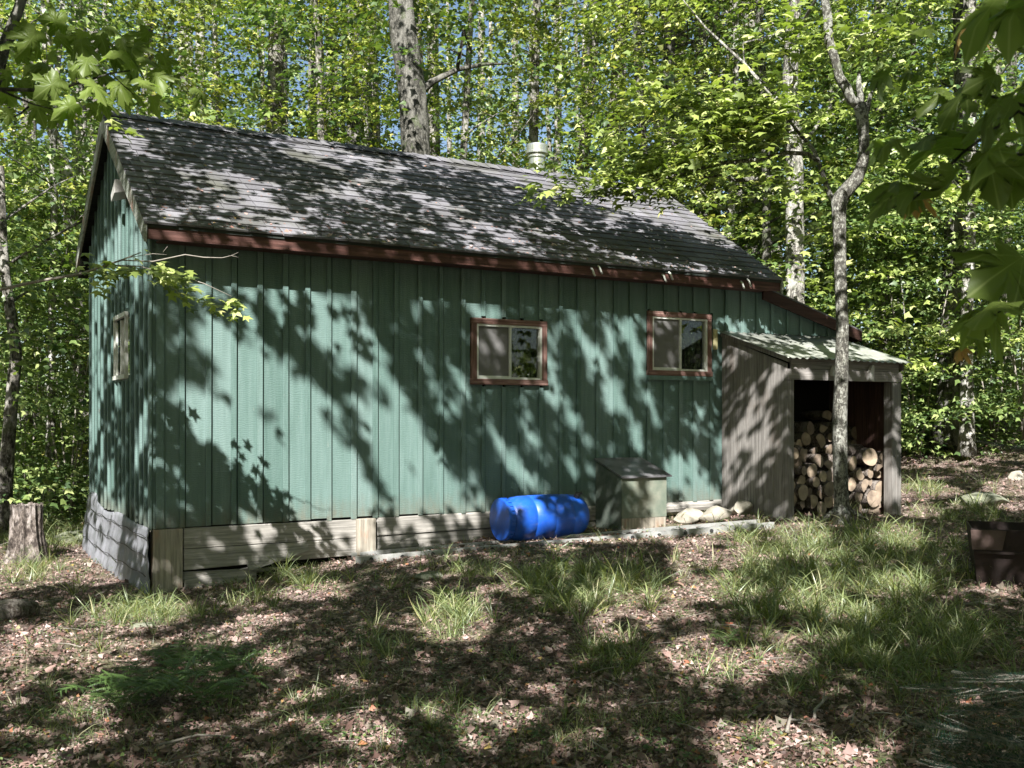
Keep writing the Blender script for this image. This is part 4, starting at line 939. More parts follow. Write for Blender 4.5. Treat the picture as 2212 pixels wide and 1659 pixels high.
m.tube(tp([(1806, 440), (1792, 420), (1780, 385), (1768, 350, .1), (1758, 325, .2), (1730, 290, .3), (1690, 225, .4), (1640, 170, .5)]), [7 * px, 6 * px, 5 * px, 5 * px, 4.5 * px, 4 * px, 3 * px, 2 * px], 8, wob=.12)
m.tube(tp([(1768, 350), (1745, 332, -.3), (1700, 330, -.7), (1640, 345, -1.1), (1560, 352, -1.5), (1480, 372, -1.8), (1400, 395, -2.1), (1300, 425, -2.4), (1190, 430, -2.6)]), [5 * px, 5 * px, 5 * px, 4.6 * px, 4 * px, 3 * px, 2.2 * px, 1.5 * px, 1 * px], 7, wob=.15)
m.tube(tp([(1690, 380, -.5), (1640, 385, -.8), (1590, 390, -1), (1560, 378, -1.1), (1520, 384, -1.2)]), [3 * px, 6 * px, 5 * px, 3.4 * px, 2 * px], 7, wob=.15)
m.tube(tp([(1735, 300, .2), (1690, 240, -.4), (1640, 228, -.8), (1560, 240, -1.2), (1450, 215, -1.5), (1360, 205, -1.7)]), [3.4 * px, 3.2 * px, 3 * px, 2.4 * px, 1.6 * px, .8 * px], 7, wob=.15)
m.tube(tp([(1830, 110), (1850, 80, -.1), (1870, 72, -.2), (1900, 68, -.3)]), [2.5 * px, 2 * px, 1.6 * px, .6 * px], 6, wob=.1)
for a_ in range(5):
    an_ = a_ * 1.257 + .4; b0 = at(1819, 1112, DT)
    m.tube([b0 + [0, 0, .12], b0 + [.1 * math.cos(an_), .1 * math.sin(an_), .03], b0 + [.26 * math.cos(an_), .26 * math.sin(an_), -.05]], [9 * px, 7 * px, 3 * px], 8, wob=.15)
m.build('trunk', M['bark_lichen'], ct, True)
# leafy sprays of that tree: flat fans of leaves along the branch lines
def spray_pts(line, n, sx, sy, sd_):
    pts = tp(line); out = []
    r = np.random.default_rng(int(abs(line[0][0]) + n))
    seg = np.array(pts); t = r.random(n) * (len(seg) - 1); i = np.minimum(t.astype(int), len(seg) - 2); f = (t - i)[:, None]
    P = seg[i] * (1 - f) + seg[i + 1] * f
    return P + RGT * r.normal(0, sx, n)[:, None] + np.array([0, 0, 1.]) * r.normal(0, sy, n)[:, None] + FWD * r.normal(0, sd_ * .7, n)[:, None]
S = [spray_pts([(1160, 410, -2.6), (1300, 400, -2.3), (1450, 375, -1.9), (1560, 350, -1.5)], 420, .12, .10, .28),
     spray_pts([(1290, 395, -2.3), (1400, 425, -2.1), (1480, 420, -1.9)], 170, .12, .07, .25),
     spray_pts([(1320, 345, -2), (1500, 320, -1.6), (1700, 300, -1)], 420, .12, .10, .3),
     spray_pts([(1350, 212, -1.7), (1480, 215, -1.4), (1600, 240, -1), (1700, 235, -.5)], 520, .12, .12, .3),
     spray_pts([(1500, 285, -1.3), (1600, 275, -1), (1720, 270, -.6)], 330, .12, .10, .3),
     spray_pts([(1560, 400, -1), (1680, 385, -.6), (1780, 400, -.2)], 120, .12, .10, .3),
     spray_pts([(1880, 60, -.2), (1940, 90, 0)], 120, .2, .12, .3), spray_pts([(1690, 120, .3), (1780, 60, 0)], 240, .25, .2, .3),
     spray_pts([(1700, 450, .3), (1760, 500, .4), (1790, 560, .5)], 90, .2, .2, .3)]
P = np.concatenate(S); SUNNY = [P, np.array([[bx, by, z_] for z_ in np.linspace(4.0, 4.7, 8)]), np.concatenate([np.linspace(at(1815, 1000, DT), at(1815, 450, DT), 60), np.linspace(at(1860, 330, DT), at(1780, 0, DT), 40)])]; N = len(P); n_ = rng.normal(0, .38, (N, 3)); n_[:, 2] += 1.0; n_ += SUN * .35
d_ = rng.normal(0, .7, (N, 3)); d_ -= RGT * .7; d_[:, 2] -= .35
mesh_obj('crown', leaves_mesh('crown', T_MAPLE, P, n_, d_, rng.uniform(.085, .15, N), M['leaf']), ct)

# ------------------------------------------------------------------ branches close to the viewer
def facing(P, k=.9, tilt=.35, up=.5):
    v = CAM - P; v /= np.linalg.norm(v, axis=1, keepdims=True); n = v * k + rng.normal(0, tilt, P.shape); n[:, 2] += up; return n
# left spray before the cabin corner
ls = thing('maple_branch', 'thin maple branch with small sunlit leaves hanging before the cabin corner', 'branch', at(-60, 600, 7.4)); m = MB(); D_ = 7.4
q = lambda l: [at(x, y, D_ + (0 if len(p_) < 3 else p_[2])) for p_ in l for x, y in [p_[:2]]]
m.tube(q([(-60, 640), (60, 612), (180, 590), (230, 573), (262, 562), (305, 545)]), [.012, .011, .009, .007, .006, .003], 7, wob=.15)
m.tube(q([(232, 573), (300, 575), (330, 583), (400, 600), (440, 612), (500, 640)]), [.006, .005, .004, .004, .003, .002], 6)
m.tube(q([(262, 562), (330, 580 - 15), (400, 590 - 40), (440, 556), (480, 557), (500, 552), (515, 545)]), [.005, .005, .004, .004, .003, .002, .001], 6)
m.tube(q([(500, 552), (515, 556)]), [.002, .001], 5); m.tube(q([(352, 545), (362, 532)]), [.002, .001], 5)
m.tube(q([(280, 556), (330, 560 - 12), (360, 550)]), [.003, .002, .001], 5)
m.build('stem', M['twig'], ls, True)
def line_pts(l, n, sx, sy, D, sd_):
    g = np.array(l, float); t = rng.random(n) * (len(g) - 1); i = np.minimum(t.astype(int), len(g) - 2); f = (t - i)[:, None]; p = g[i] * (1 - f) + g[i + 1] * f
    return np.array([at(a + rng.normal(0, sx), b + rng.normal(0, sy), D + rng.normal(0, sd_)) for a, b in p])
P = np.concatenate([line_pts([(300, 575), (350, 590), (400, 615)], 60, 14, 11, D_, .15), line_pts([(330, 600), (400, 640), (460, 650), (505, 675)], 55, 12, 12, D_, .12), line_pts([(175, 560), (220, 600), (300, 560)], 40, 18, 14, D_, .15), line_pts([(205, 590), (290, 585)], 25, 15, 10, D_, .15), line_pts([(240, 255), (280, 300)], 9, 12, 12, 6.0, .1)])
SUNNY.append(P); N = len(P); n_ = facing(P, .45, .3, 1.0); d_ = RGT * .8 + rng.normal(0, .5, (N, 3)); d_[:, 2] -= .3
mesh_obj('foliage', leaves_mesh('foliage', T_MAPLE, P, n_, d_, rng.uniform(.06, .105, N), M['leaf']), ls)
# shaded leaves, upper left
ul = thing('maple_branch', 'shaded overhanging maple branch with large dark green leaves by the gable peak', 'branch', at(-120, 195, 2.6)); m = MB(); D_ = 2.6
m.tube(q([(-120, 205), (0, 193), (90, 195), (150, 186), (200, 170), (240, 158), (285, 152)]), [.006, .005, .0042, .0038, .003, .0025, .0015], 7, wob=.1)
m.tube(q([(-5, 192), (40, 212), (75, 226), (115, 236)]), [.003, .003, .002, .001], 6, wob=.1)
m.tube(q([(62, 230), (45, 245), (30, 252)]), [.003, .002, .002], 6); m.tube(q([(165, 182), (166, 150), (160, 140)]), [.0015, .001, .001], 5)
m.tube(q([(240, 158), (262, 180), (290, 205)]), [.0015, .0015, .001], 5)
m.build('stem', M['bark_dark'], ul, True)
LP = [(100, 90, 80), (60, 175, 75), (175, 120, 80), (150, 190, 85), (215, 195, 85), (280, 190, 80), (240, 145, 80), (90, 235, 80), (15, 185, 70), (120, 110, 75), (290, 130, 75), (310, 160, 75), (200, 250, 60), (80, 110, 95), (140, 85, 80), (35, 150, 70), (150, 130, 90), (215, 115, 95), (260, 120, 85), (320, 105, 85), (190, 165, 90), (100, 180, 90), (45, 215, 95), (130, 215, 100), (190, 215, 95), (255, 175, 110), (255, 215, 95), (300, 215, 95), (335, 185, 80), (75, 255, 80), (165, 258, 80), (120, 270, 60), (12, 120, 60), (350, 150, 75), (225, 240, 60), (20, 260, 55), (290, 165, 80), (330, 235, 60), (0, 225, 80), (110, 145, 70), (235, 85, 60), (390, 190, 70), (420, 215, 60), (60, 80, 60), (180, 95, 60)]
P = np.array([at(x, y - s * .45, D_ + rng.normal(0, .12)) for x, y, s in LP]); N = len(P)
n_ = facing(P, .7, .35, .35); d_ = rng.normal(0, .45, (N, 3)); d_[:, 2] -= .8; d_ += RGT * .35
sz_ = np.array([s / F * D_ for _, _, s in LP]) * .66; NEARP = P
for k in range(4): mesh_obj('foliage', leaves_mesh('foliage', T_BIGS[k], P[k::4], n_[k::4], d_[k::4], sz_[k::4] * rng.uniform(.8, 1.15, len(sz_[k::4])), M['leaf_near'], True), ul)
# big leaves, right
ur = thing('maple_branch', 'close maple branch with big drooping leaves, some yellowing, at the upper edge', 'branch', at(2300, 200, 1.45)); m = MB(); D_ = 1.45
for l in ([(2300, 350), (2212, 335), (2130, 328), (2060, 322)], [(2300, 250), (2200, 225), (2140, 208), (2070, 200)], [(2300, 60), (2212, 57), (2130, 57), (2100, 60)], [(2300, 640), (2212, 655), (2160, 672), (2110, 695)], [(2300, 300), (2200, 240), (2080, 330), (2010, 400), (1960, 440), (1905, 455)], [(2300, 620), (2230, 680), (2190, 720)]):
    m.tube(q(l), list(np.linspace(.0028, .001, len(l))), 6, wob=.1)
m.build('stem', M['bark_dark'], ur, True)
LP = [(2134, 10, 170, -.7, -.6), (2190, 60, 150, -.2, -1), (2207, 130, 120, .2, -1), (1994, 80, 75, -.7, -.6), (1900, 172, 75, -.9, -.5), (1974, 172, 60, -.5, -.7), (2057, 200, 130, -.95, -.45), (2124, 175, 100, -.9, -.5), (2195, 165, 120, -.8, -.3), (2035, 235, 135, -.3, -1), (2125, 215, 100, -.9, -.1), (2165, 255, 160, -.5, -.9), (1925, 325, 85, -.3, -1), (1887, 322, 60, -.3, -1), (2050, 325, 215, -.95, -.4), (2125, 322, 150, -.8, -.4), (2200, 332, 130, -.9, -.4), (2065, 400, 110, 0, -1), (2140, 375, 150, .1, -1), (2205, 400, 120, .2, -1), (1940, 440, 130, -.85, -.7), (1962, 440, 100, -.2, -1), (2010, 335, 120, .2, -1), (2160, 590, 190, -.85, -.6), (2190, 640, 190, -.6, -.8), (2120, 700, 140, -.6, -.8), (2150, 705, 150, 0, -1), (2195, 690, 150, .3, -1), (2095, 750, 70, .1, -1), (2225, 230, 150, -.2, -1), (2230, 20, 150, -.6, -.8), (2100, 265, 90, .4, -1)]
def biglist(LP, mt, name, sd):
    r = np.random.default_rng(sd); P = np.array([at(x - dx * s * .3, y + (-dy) * -s * .3, D_ + r.normal(0, .07)) for x, y, s, dx, dy in LP]); n_ = facing(P, .3, .5, .8)
    d_ = np.array([RGT * dx + np.array([0, 0, dy]) - FWD * .2 for _, _, _, dx, dy in LP])
    global NEARP
    NEARP = np.concatenate([NEARP, P]); sz_ = np.array([s / F * D_ for _, _, s, _, _ in LP]) * .8; K4 = min(4, len(LP))
    for k in range(K4): mesh_obj(name, leaves_mesh(name, T_BIGS[(k + sd) % 4], P[k::K4], n_[k::K4], d_[k::K4], sz_[k::K4], mt, True), ur)
biglist(LP, M['leaf_near'], 'foliage', 5)
for q_ in ((2107, 85, 85, -.1, -1), (1985, 445, 75, .0, -1), (2075, 765, 45, -.5, -1)): biglist([q_], M['leaf_dry'], 'withered_leaf', 6)

# ------------------------------------------------------------------ forest floor cover
r = np.random.default_rng(21)
def vis_points(n, near_bias=1.6):
    th = r.uniform(-.5, .5, n); dep = 2.6 + (19 - 2.6) * r.random(n) ** near_bias
    P = CAM + FWD * dep[:, None] + RGT * (np.tan(th) * dep)[:, None]; P[:, 2] = fine(P[:, 0], P[:, 1])
    inside = (P[:, 0] > -.02) & (P[:, 0] < 8.3) & (P[:, 1] > -.0) & (P[:, 1] < 3.7)
    return P[~inside]
def ell(x, y, L_):
    t = np.zeros(len(x))
    for cx, cy, a, b, v in L_: t = np.maximum(t, v * np.clip(1.25 - np.hypot((x - cx) / a, (y - cy) / b), 0, 1) * 1.6)
    for cx, cy, a, b in ((1540, 1215, 90, 40), (1500, 1275, 70, 35), (1430, 1340, 80, 40), (1510, 1425, 110, 45), (1640, 1600, 190, 60), (1250, 1350, 60, 20), (560, 1365, 80, 25), (120, 1400, 160, 40)): t = t * np.clip(np.hypot((x - cx) / a, (y - cy) / b) * 2 - 1, 0, 1)
    return np.clip(t, 0, 1)
GR = [(1800, 1235, 290, 95, 1.3), (1250, 1275, 190, 60, .9), (1930, 1390, 300, 110, .75), (975, 1345, 75, 45, 1), (330, 1335, 140, 25, .9), (650, 1255, 160, 25, .6), (1330, 1430, 90, 45, .7), (820, 1400, 60, 60, .6), (700, 1520, 130, 40, .35), (1240, 1570, 200, 60, .4), (110, 1150, 130, 55, .9), (1700, 1175, 150, 40, .8), (2080, 1110, 150, 30, .6), (1990, 1060, 60, 16, .8), (560, 1300, 120, 30, .5), (1560, 1440, 60, 40, .5), (1650, 1330, 120, 40, .6), (950, 1560, 120, 60, .4), (150, 1580, 150, 60, .35), (1040, 1240, 120, 25, .4), (1720, 1480, 60, 30, .6), (1500, 1160, 40, 10, .1), (60, 1240, 60, 30, .6)]
# leaf litter
P = vis_points(190000, 1.55); X, Y, _ = proj(P); gd = ell(X, Y, GR); keep = r.random(len(P)) < (1 - .55 * gd); P = P[keep]; N = len(P)
P[:, 2] += r.uniform(.002, .022, N); n_ = r.normal(0, .6, (N, 3)); n_[:, 2] += 1; d_ = r.normal(0, 1, (N, 3)); d_[:, 2] *= .2
tag(mesh_obj('leaf_litter', leaves_mesh('leaf_litter', T_MID, P, n_, d_, r.uniform(.012, .034, N) * np.where(r.random(N) < .09, r.uniform(1.4, 2.6, N), 1), M['litter'])), kind='stuff')
# debris on the roof and eave
nr_ = 900; xr = r.uniform(0, 7, nr_); tt = r.random(nr_) ** 4
P = np.stack([xr, YE + (YR - YE) * tt, ZE + (ZR - ZE) * tt + .014], 1); n_ = r.normal(0, .2, (nr_, 3)) + np.array([0, -.57, .82]); d_ = r.normal(0, 1, (nr_, 3))
tag(mesh_obj('fallen_leaves', leaves_mesh('fallen_leaves', T_MID, P, n_, d_, r.uniform(.02, .05, nr_), M['litter'])), kind='stuff')
# fine twigs in the litter
m = MB(); C = vis_points(900, 1.4)
for p in C:
    a_ = random.random() * 6.28; l_ = random.uniform(.05, .28); q_ = np.array([math.cos(a_), math.sin(a_), 0]) * l_; e_ = p + q_; e_[2] = float(fine(e_[0], e_[1])) + random.uniform(.01, .05); c_ = (p + e_) / 2 + np.array([random.gauss(0, .01), random.gauss(0, .01), .012])
    w_ = random.uniform(.0015, .0045); m.tube([p + [0, 0, .01], c_, e_], [w_, w_ * .9, w_ * .5], 4)
tag(m.build('twigs', M['twig'], None), kind='stuff')
# grass
T_BLADE = (np.array([(-.015, 0, 0), (.015, 0, 0), (.014, .32, .03), (-.014, .32, .03), (.012, .62, .18), (-.012, .62, .18), (.007, .84, .42), (-.007, .84, .42), (0, .92, .66)]), np.array([(0, 1, 2), (0, 2, 3), (3, 2, 4), (3, 4, 5), (5, 4, 6), (5, 6, 7), (7, 6, 8)]))
C = vis_points(26000, 1.5); X, Y, _ = proj(C); gd = ell(X, Y, GR); clump = .5 + .5 * np.sin(C[:, 0] * 7 + 2 * np.sin(C[:, 1] * 5)) * np.sin(C[:, 1] * 8 + 1.5 * np.sin(C[:, 0] * 6))
C = C[r.random(len(C)) < np.clip(gd * gd * (.35 + .8 * clump) + .02, 0, 1)]
per = r.integers(5, 22, len(C)); idx = np.repeat(np.arange(len(C)), per); N = len(idx); hgt = (r.uniform(.08, .2, len(C)) * np.interp((C - CAM) @ FWD, [4, 5.5, 7.5], [.45, .7, 1]))[idx] * r.uniform(.6, 1.5, N)
a_ = r.uniform(0, 6.283, N); out = np.stack([np.cos(a_), np.sin(a_), 0 * a_], 1); P = C[idx] + out * (r.random(N) * .035)[:, None]
d_ = out * r.uniform(.3, 2.2, N)[:, None] + np.array([0, 0, 1.]) + r.normal(0, .25, (N, 3)); n_ = out + r.normal(0, .3, (N, 3)) + np.array([0, 0, -.3])
tag(mesh_obj('grass', leaves_mesh('grass', T_BLADE, P, n_, d_, hgt, M['grass'])), kind='stuff')
C = vis_points(120000, 1.5); X, Y, _ = proj(C); gd = ell(X, Y, GR); pn = .5 + .5 * np.sin(C[:, 0] * 2.3 + 1.1 * np.sin(C[:, 1] * 1.9)) * np.sin(C[:, 1] * 2.1 + 1)
C = C[r.random(len(C)) < np.clip(.12 + .35 * pn ** 2 + .7 * gd, 0, .9)]; N = len(C); a_ = r.uniform(0, 6.283, N); out = np.stack([np.cos(a_), np.sin(a_), 0 * a_], 1)
d_ = out * r.uniform(.2, 1.6, N)[:, None] + np.array([0, 0, 1.]); n_ = out + r.normal(0, .3, (N, 3))
tag(mesh_obj('short_grass', leaves_mesh('short_grass', T_BLADE, C, n_, d_, r.uniform(.03, .085, N), M['grass'])), kind='stuff')
# low leafy ground plants
C = vis_points(26000, 1.5); X, Y, _ = proj(C); cl = np.sin(C[:, 0] * 3.1 + 1) * np.sin(C[:, 1] * 2.7 + 2); C = C[r.random(len(C)) < np.clip(.12 + .35 * cl + .3 * ell(X, Y, GR), .02, 1)]
idx = np.repeat(np.arange(len(C)), 6); N = len(idx); a_ = r.uniform(0, 6.283, N); out = np.stack([np.cos(a_), np.sin(a_), 0 * a_], 1)
P = C[idx] + out * r.uniform(.0, .04, N)[:, None]; P[:, 2] += r.uniform(.015, .06, N); n_ = r.normal(0, .3, (N, 3)); n_[:, 2] += 1
tag(mesh_obj('ground_cover', leaves_mesh('ground_cover', T_OVAL, P, n_, out, r.uniform(.012, .03, N), M['cover'])), kind='stuff')
# green undergrowth at the wood's edge
n0 = 26000; th = r.uniform(-.56, .56, n0); dep = r.uniform(13.5, 24, n0); P = CAM + FWD * dep[:, None] + RGT * (np.tan(th) * dep)[:, None]
ok = ~((P[:, 0] > -.9) & (P[:, 0] < 9.0) & (P[:, 1] < 4.6)) & ~((P[:, 0] > 8) & (P[:, 1] < 2.4)); P = P[ok]; N = len(P); P[:, 2] = ground_z(P[:, 0], P[:, 1]) + r.beta(1, 3, N) * .9
n_ = r.normal(0, .4, (N, 3)); n_[:, 2] += 1; d_ = r.normal(0, 1, (N, 3)); tag(mesh_obj('undergrowth', leaves_mesh('undergrowth', T_MID, P, n_, d_, r.uniform(.05, .11, N), M['cover'])), kind='stuff')

# ferns
def _pinna():
    V, f = [], []; K = 11
    for i in range(K + 1): y = i / K; V.append((0, y, .04 * math.sin(y * 3) - .12 * y * y))
    for i in range(K):
        y = (i + .15) / K; w_ = .15 * (1 - y) ** .7 + .012
        for s_ in (-1, 1):
            k = len(V); V.append((s_ * w_, y + .09, -.02 - .12 * y * y)); f.append((i, i + 1, k) if s_ < 0 else (i + 1, i, k))
    return np.array(V, float), np.array(f)
T_PINNA = _pinna()
def fern(x, y, label, nf=6, ln=.42, sd=1, flat=.5, mt='fern', lift=0.0, P0=None, spread=6.283, a0=0.0):
    rr = random.Random(sd); P0 = gp(x, y) if P0 is None else P0; e = thing('fern', label, 'fern', P0, 'ferns on the forest floor')
    for f_ in range(nf):
        a = a0 + spread * f_ / nf + rr.uniform(-.3, .3); h = np.array([math.cos(a), math.sin(a), 0]); L_ = ln * rr.uniform(.75, 1.15)
        stem = []; pos, di, no, sz = [], [], [], []
        K_ = 13; rise = rr.uniform(.45, .7)
        for i in range(K_ + 1):
            t = i / K_; stem.append(P0 + h * L_ * t * 1.0 + np.array([0, 0, L_ * (rise * math.sin(t * 2.0) * .8) + .02]))
        for i in range(2, K_):
            t = i / K_; w_ = L_ * .36 * math.sin(math.pi * min(1, (1 - t) ** .8 * .75 + .02)) ; tang = stem[i + 1] - stem[i]; tang /= np.linalg.norm(tang)
            for s in (-1, 1):
                sd_ = np.cross(tang, [0, 0, 1]); sd_ /= np.linalg.norm(sd_); v = sd_ * s * .95 + tang * .35 + np.array([0, 0, -.12]); v /= np.linalg.norm(v)
                up = np.cross(tang, sd_); up = up if up[2] > 0 else -up
                pos.append(stem[i]); di.append(v); no.append(up + np.array([rr.gauss(0, .25), rr.gauss(0, .25), 0])); sz.append(max(.01, w_) * rr.uniform(.9, 1.1))
        m = MB(); m.tube(stem, list(np.linspace(.0025, .001, len(stem))), 4); fr_ = m.build('frond', M[mt], e)
        mesh_obj('leaflets', leaves_mesh('leaflets', T_PINNA, np.array(pos), np.array(no), np.array(di), np.array(sz), M[mt]), fr_)
fern(345, 1512, 'largest fern on the shaded leaf litter below the lit patch', 6, .42, 1)
fern(452, 1535, 'spreading fern to the side of the largest one, nearer the bottom twig', 5, .36, 2)
fern(262, 1540, 'smaller fern at the outer side of the fern group', 6, .30, 3)
fern(500, 1455, 'fern behind the group, beside the pink lit litter', 6, .27, 4)
fern(385, 1440, 'low fern at the back of the fern group', 6, .25, 5)
fern(1570, 1400, 'small bright fern on the sunny path', 4, .16, 6)
fern(1000, 1300, 'small fern standing in the bright grass clump in front of the ladder', 4, .18, 7)
fern(1835, 1108, 'small fern at the foot of the crooked maple by the logs', 5, .2, 8)
fern(2000, 985, 'yellow green fern at the edge of the wood right of the shed post', 7, .4, 9)

# fir boughs
T_NEEDLE = (np.array([(-.05, 0, 0), (.05, 0, 0), (.045, .8, .02), (-.045, .8, .02), (0, 1, .03)]), np.array([(0, 1, 2), (0, 2, 3), (3, 2, 4)]))
def fir(label, trunk, boughs, sd, nl=.022):
    rr = random.Random(sd); e = thing('young_fir', label, 'fir', trunk[0], 'young firs'); m = MB(); m.tube(trunk, list(np.linspace(.016, .004, len(trunk))), 7, wob=.1); m.build('trunk', M['bark_dark'], e, True)
    for A_, B_ in boughs:
        A_ = np.array(A_); B_ = np.array(B_); m = MB(); pos, di, no = [], [], []
        ax = B_ - A_; Lb = np.linalg.norm(ax); ax /= Lb; sdv = np.cross(ax, [0, 0, 1]); sdv /= np.linalg.norm(sdv); up = np.cross(sdv, ax)
        lines = [(A_, B_)]
        nt_ = max(6, int(Lb / .045))
        for i in range(nt_):
            t = .12 + .85 * i / nt_
            for s in (-1, 1):
                l2 = Lb * .42 * (1 - t) + .05; b = A_ + ax * Lb * t; lines.append((b, b + (sdv * s * .8 + ax * .62 + up * rr.uniform(-.12, .08)) * l2))
        for a, b in lines:
            m.tube([a, (a + b) / 2 - up * .004, b], [.0026, .002, .001], 4); dd_ = b - a; l_ = np.linalg.norm(dd_); dd_ /= l_; s_ = np.cross(dd_, up); s_ /= np.linalg.norm(s_)
            for k in range(int(l_ / .0035)):
                p = a + dd_ * (k * .0035); s = 1 if k % 2 else -1; pos.append(p); di.append(s_ * s + dd_ * .5 + up * rr.uniform(-.15, .3)); no.append(up + s_ * rr.gauss(0, .3))
        bo = m.build('bough', M['twig'], e); mesh_obj('needles', leaves_mesh('needles', T_NEEDLE, np.array(pos), np.array(no), np.array(di), np.full(len(pos), nl), M['needle']), bo)
dF = 2.75; b0 = at(2330, 1720, dF); b0[2] = float(ground_z(b0[0], b0[1])); tt_ = at(2300, 1430, dF)
fir('young dark fir reaching into the shaded lower corner', [b0, (b0 + tt_) / 2, tt_], [(at(2290, 1500, dF), at(1960, 1478, dF + .35)), (at(2300, 1530, dF), at(2040, 1535, dF + .1)), (at(2300, 1580, dF), at(1985, 1610, dF)), (at(2300, 1620, dF), at(1960, 1560, dF - .1)), (at(2300, 1640, dF), at(2010, 1665, dF - .2)), (at(2300, 1470, dF), at(2090, 1450, dF + .5)), (at(2310, 1650, dF), at(2090, 1690, dF - .3))], 3)
dF = 8.6; b0 = at(2290, 1200, dF); b0[2] = float(ground_z(b0[0], b0[1])); tt_ = at(2280, 900, dF)
fir('young fir whose feathery boughs reach in behind the rusty bin', [b0, tt_], [(at(2285, 985, dF), at(2110, 952, dF)), (at(2285, 1010, dF), at(2150, 995, dF)), (at(2285, 960, dF), at(2170, 965, dF)), (at(2285, 1040, dF), at(2190, 1000, dF))], 4, .03)

# ------------------------------------------------------------------ the tall trees behind the viewer whose crowns dapple the clearing
exec_shade = True
Uv = np.cross([0, 0, 1.], SUN); Uv /= np.linalg.norm(Uv); Vv = np.cross(SUN, Uv)
def inpoly(x, y, poly):
    p = np.array(poly, float); c = np.zeros(len(x), bool); j = len(p) - 1
    for i in range(len(p)):
        cond = ((p[i, 1] > y) != (p[j, 1] > y)) & (x < (p[j, 0] - p[i, 0]) * (y - p[i, 1]) / (p[j, 1] - p[i, 1] + 1e-9) + p[i, 0]); c ^= cond; j = i
    return c
def E(cx, cy, a, b, ang=0, T=.9): return ('e', cx, cy, a, b, math.radians(ang), T)
def PL(T, *pts): return ('p', pts, T)
def lit(x, y, L_, base):
    t = np.full(len(x), base)
    for q in L_:
        if q[0] == 'p': k = inpoly(x, y, q[1]); v = q[2]
        else:
            _, cx, cy, a, b, an, v = q; dx, dy = x - cx, y - cy; k = (((dx * math.cos(an) + dy * math.sin(an)) / a) ** 2 + ((-dx * math.sin(an) + dy * math.cos(an)) / b) ** 2) < 1
        t = np.where(k, v, t)
    return t
WALL = [PL(.5, (420, 610), (560, 612), (640, 720), (600, 740), (480, 720), (420, 660)), PL(.8, (572, 606), (738, 622), (760, 690), (790, 750), (830, 800), (832, 832), (760, 800), (716, 780), (690, 740), (655, 700), (620, 690), (585, 650)), PL(.5, (590, 640), (640, 640), (690, 740), (650, 730)), PL(.6, (742, 630), (770, 650), (836, 790), (834, 838), (790, 830), (750, 740)),
    PL(.97, (405, 700), (455, 700), (500, 725), (560, 755), (600, 772), (650, 810), (700, 850), (735, 890), (760, 960), (800, 1040), (832, 1090), (640, 1112), (600, 1112), (585, 1080), (560, 1060), (520, 1010), (468, 965), (405, 915), (392, 860), (398, 830), (450, 870), (470, 850), (455, 790), (430, 750)),
    PL(.93, (755, 860), (800, 860), (850, 880), (880, 900), (925, 985), (990, 1060), (1005, 1095), (850, 1100), (820, 1010), (780, 930)), E(890, 1010, 35, 10, 60, .03), E(735, 930, 60, 10, 55, .05), E(600, 945, 35, 10, 60, .2), E(650, 1010, 50, 8, 60, .15), E(500, 860, 50, 7, 62, .25),
    E(585, 905, 18, 11, 60, .05), E(600, 870, 22, 7, 30, .1), E(640, 900, 36, 9, 60, .08), E(575, 700 + 65, 25, 7, 60, .1), E(620, 820, 20, 8, 60, .2), E(700, 830 + 60, 26, 8, 60, .08), E(655, 960, 20, 8, 60, .1),
    E(864, 860, 45, 15, 62), E(905, 930, 40, 14, 62), E(820, 943, 50, 20, 60, .9), E(934, 816, 28, 13, 60), E(964, 873, 24, 14, 60), E(984, 800, 45, 13, 60, .7), E(937, 985, 75, 18, 58), E(975, 1045, 60, 18, 58), E(1030, 1063, 45, 18, 58), E(1067, 943, 66, 12, 60), E(1104, 1003, 66, 13, 60), E(1147, 936, 48, 12, 62), E(1150, 1036, 50, 15, 60, .8), E(1027, 873, 30, 15, 60, .5),
    PL(.95, (990, 640), (1070, 644), (1096, 690), (1020, 686)), E(1190, 740, 30, 13, 75), E(1190, 800, 50, 14, 65), E(1195, 850, 35, 14, 65), E(1247, 720, 46, 14, 66), E(1272, 755, 46, 16, 60), E(1304, 795, 60, 15, 60), E(1317, 735, 34, 14, 62), E(1320, 860, 45, 13, 62), PL(.93, (1332, 650), (1372, 650), (1374, 720), (1400, 770), (1380, 800), (1340, 730)), E(1340, 865, 55, 11, 64), E(1224, 873, 50, 11, 62), E(1254, 936, 62, 11, 60), E(1390, 846, 44, 13, 62), E(1416, 893, 38, 11, 62), E(1372, 925, 40, 11, 62, .7), E(1230, 1010, 40, 16, 60, .5), E(1320, 963, 34, 13, 60, .5), E(1382, 968, 34, 16, 60, .6), E(1295, 650, 35, 9, 65, .6),
    PL(.75, (1440, 1000), (1470, 960), (1550, 1060), (1550, 1085), (1440, 1085)), PL(.35, (1420, 800), (1555, 800), (1555, 960), (1470, 930)), PL(.55, (1545, 665), (1600, 670), (1720, 690), (1740, 730), (1560, 720)), E(1545, 760, 50, 12, 80, .6), E(1515, 920, 40, 10, 65, .7),
    E(1430, 700, 20, 40, 0, .5), E(1410, 745, 9, 12, 0, .95), E(1540, 700, 8, 60, 0, .5), E(1450, 672, 30, 5, 0, .8), E(1065, 735, 34, 12, 62, .75), E(1050, 765, 40, 7, 62, .6),
    PL(.65, (560, 1100), (780, 1090), (1060, 1080), (1060, 1130), (820, 1210), (620, 1190), (640, 1150), (560, 1150)), PL(.75, (765, 1110), (815, 1110), (815, 1220), (765, 1220)), PL(.4, (815, 1120), (1060, 1110), (1060, 1180), (815, 1210)), E(590, 1148, 24, 12, 60, .85), E(545, 1148, 20, 10, 70, .8), E(460, 1250, 90, 20, -14, .5),
    PL(.8, (1440, 1080), (1560, 1075), (1560, 1110), (1440, 1140))]
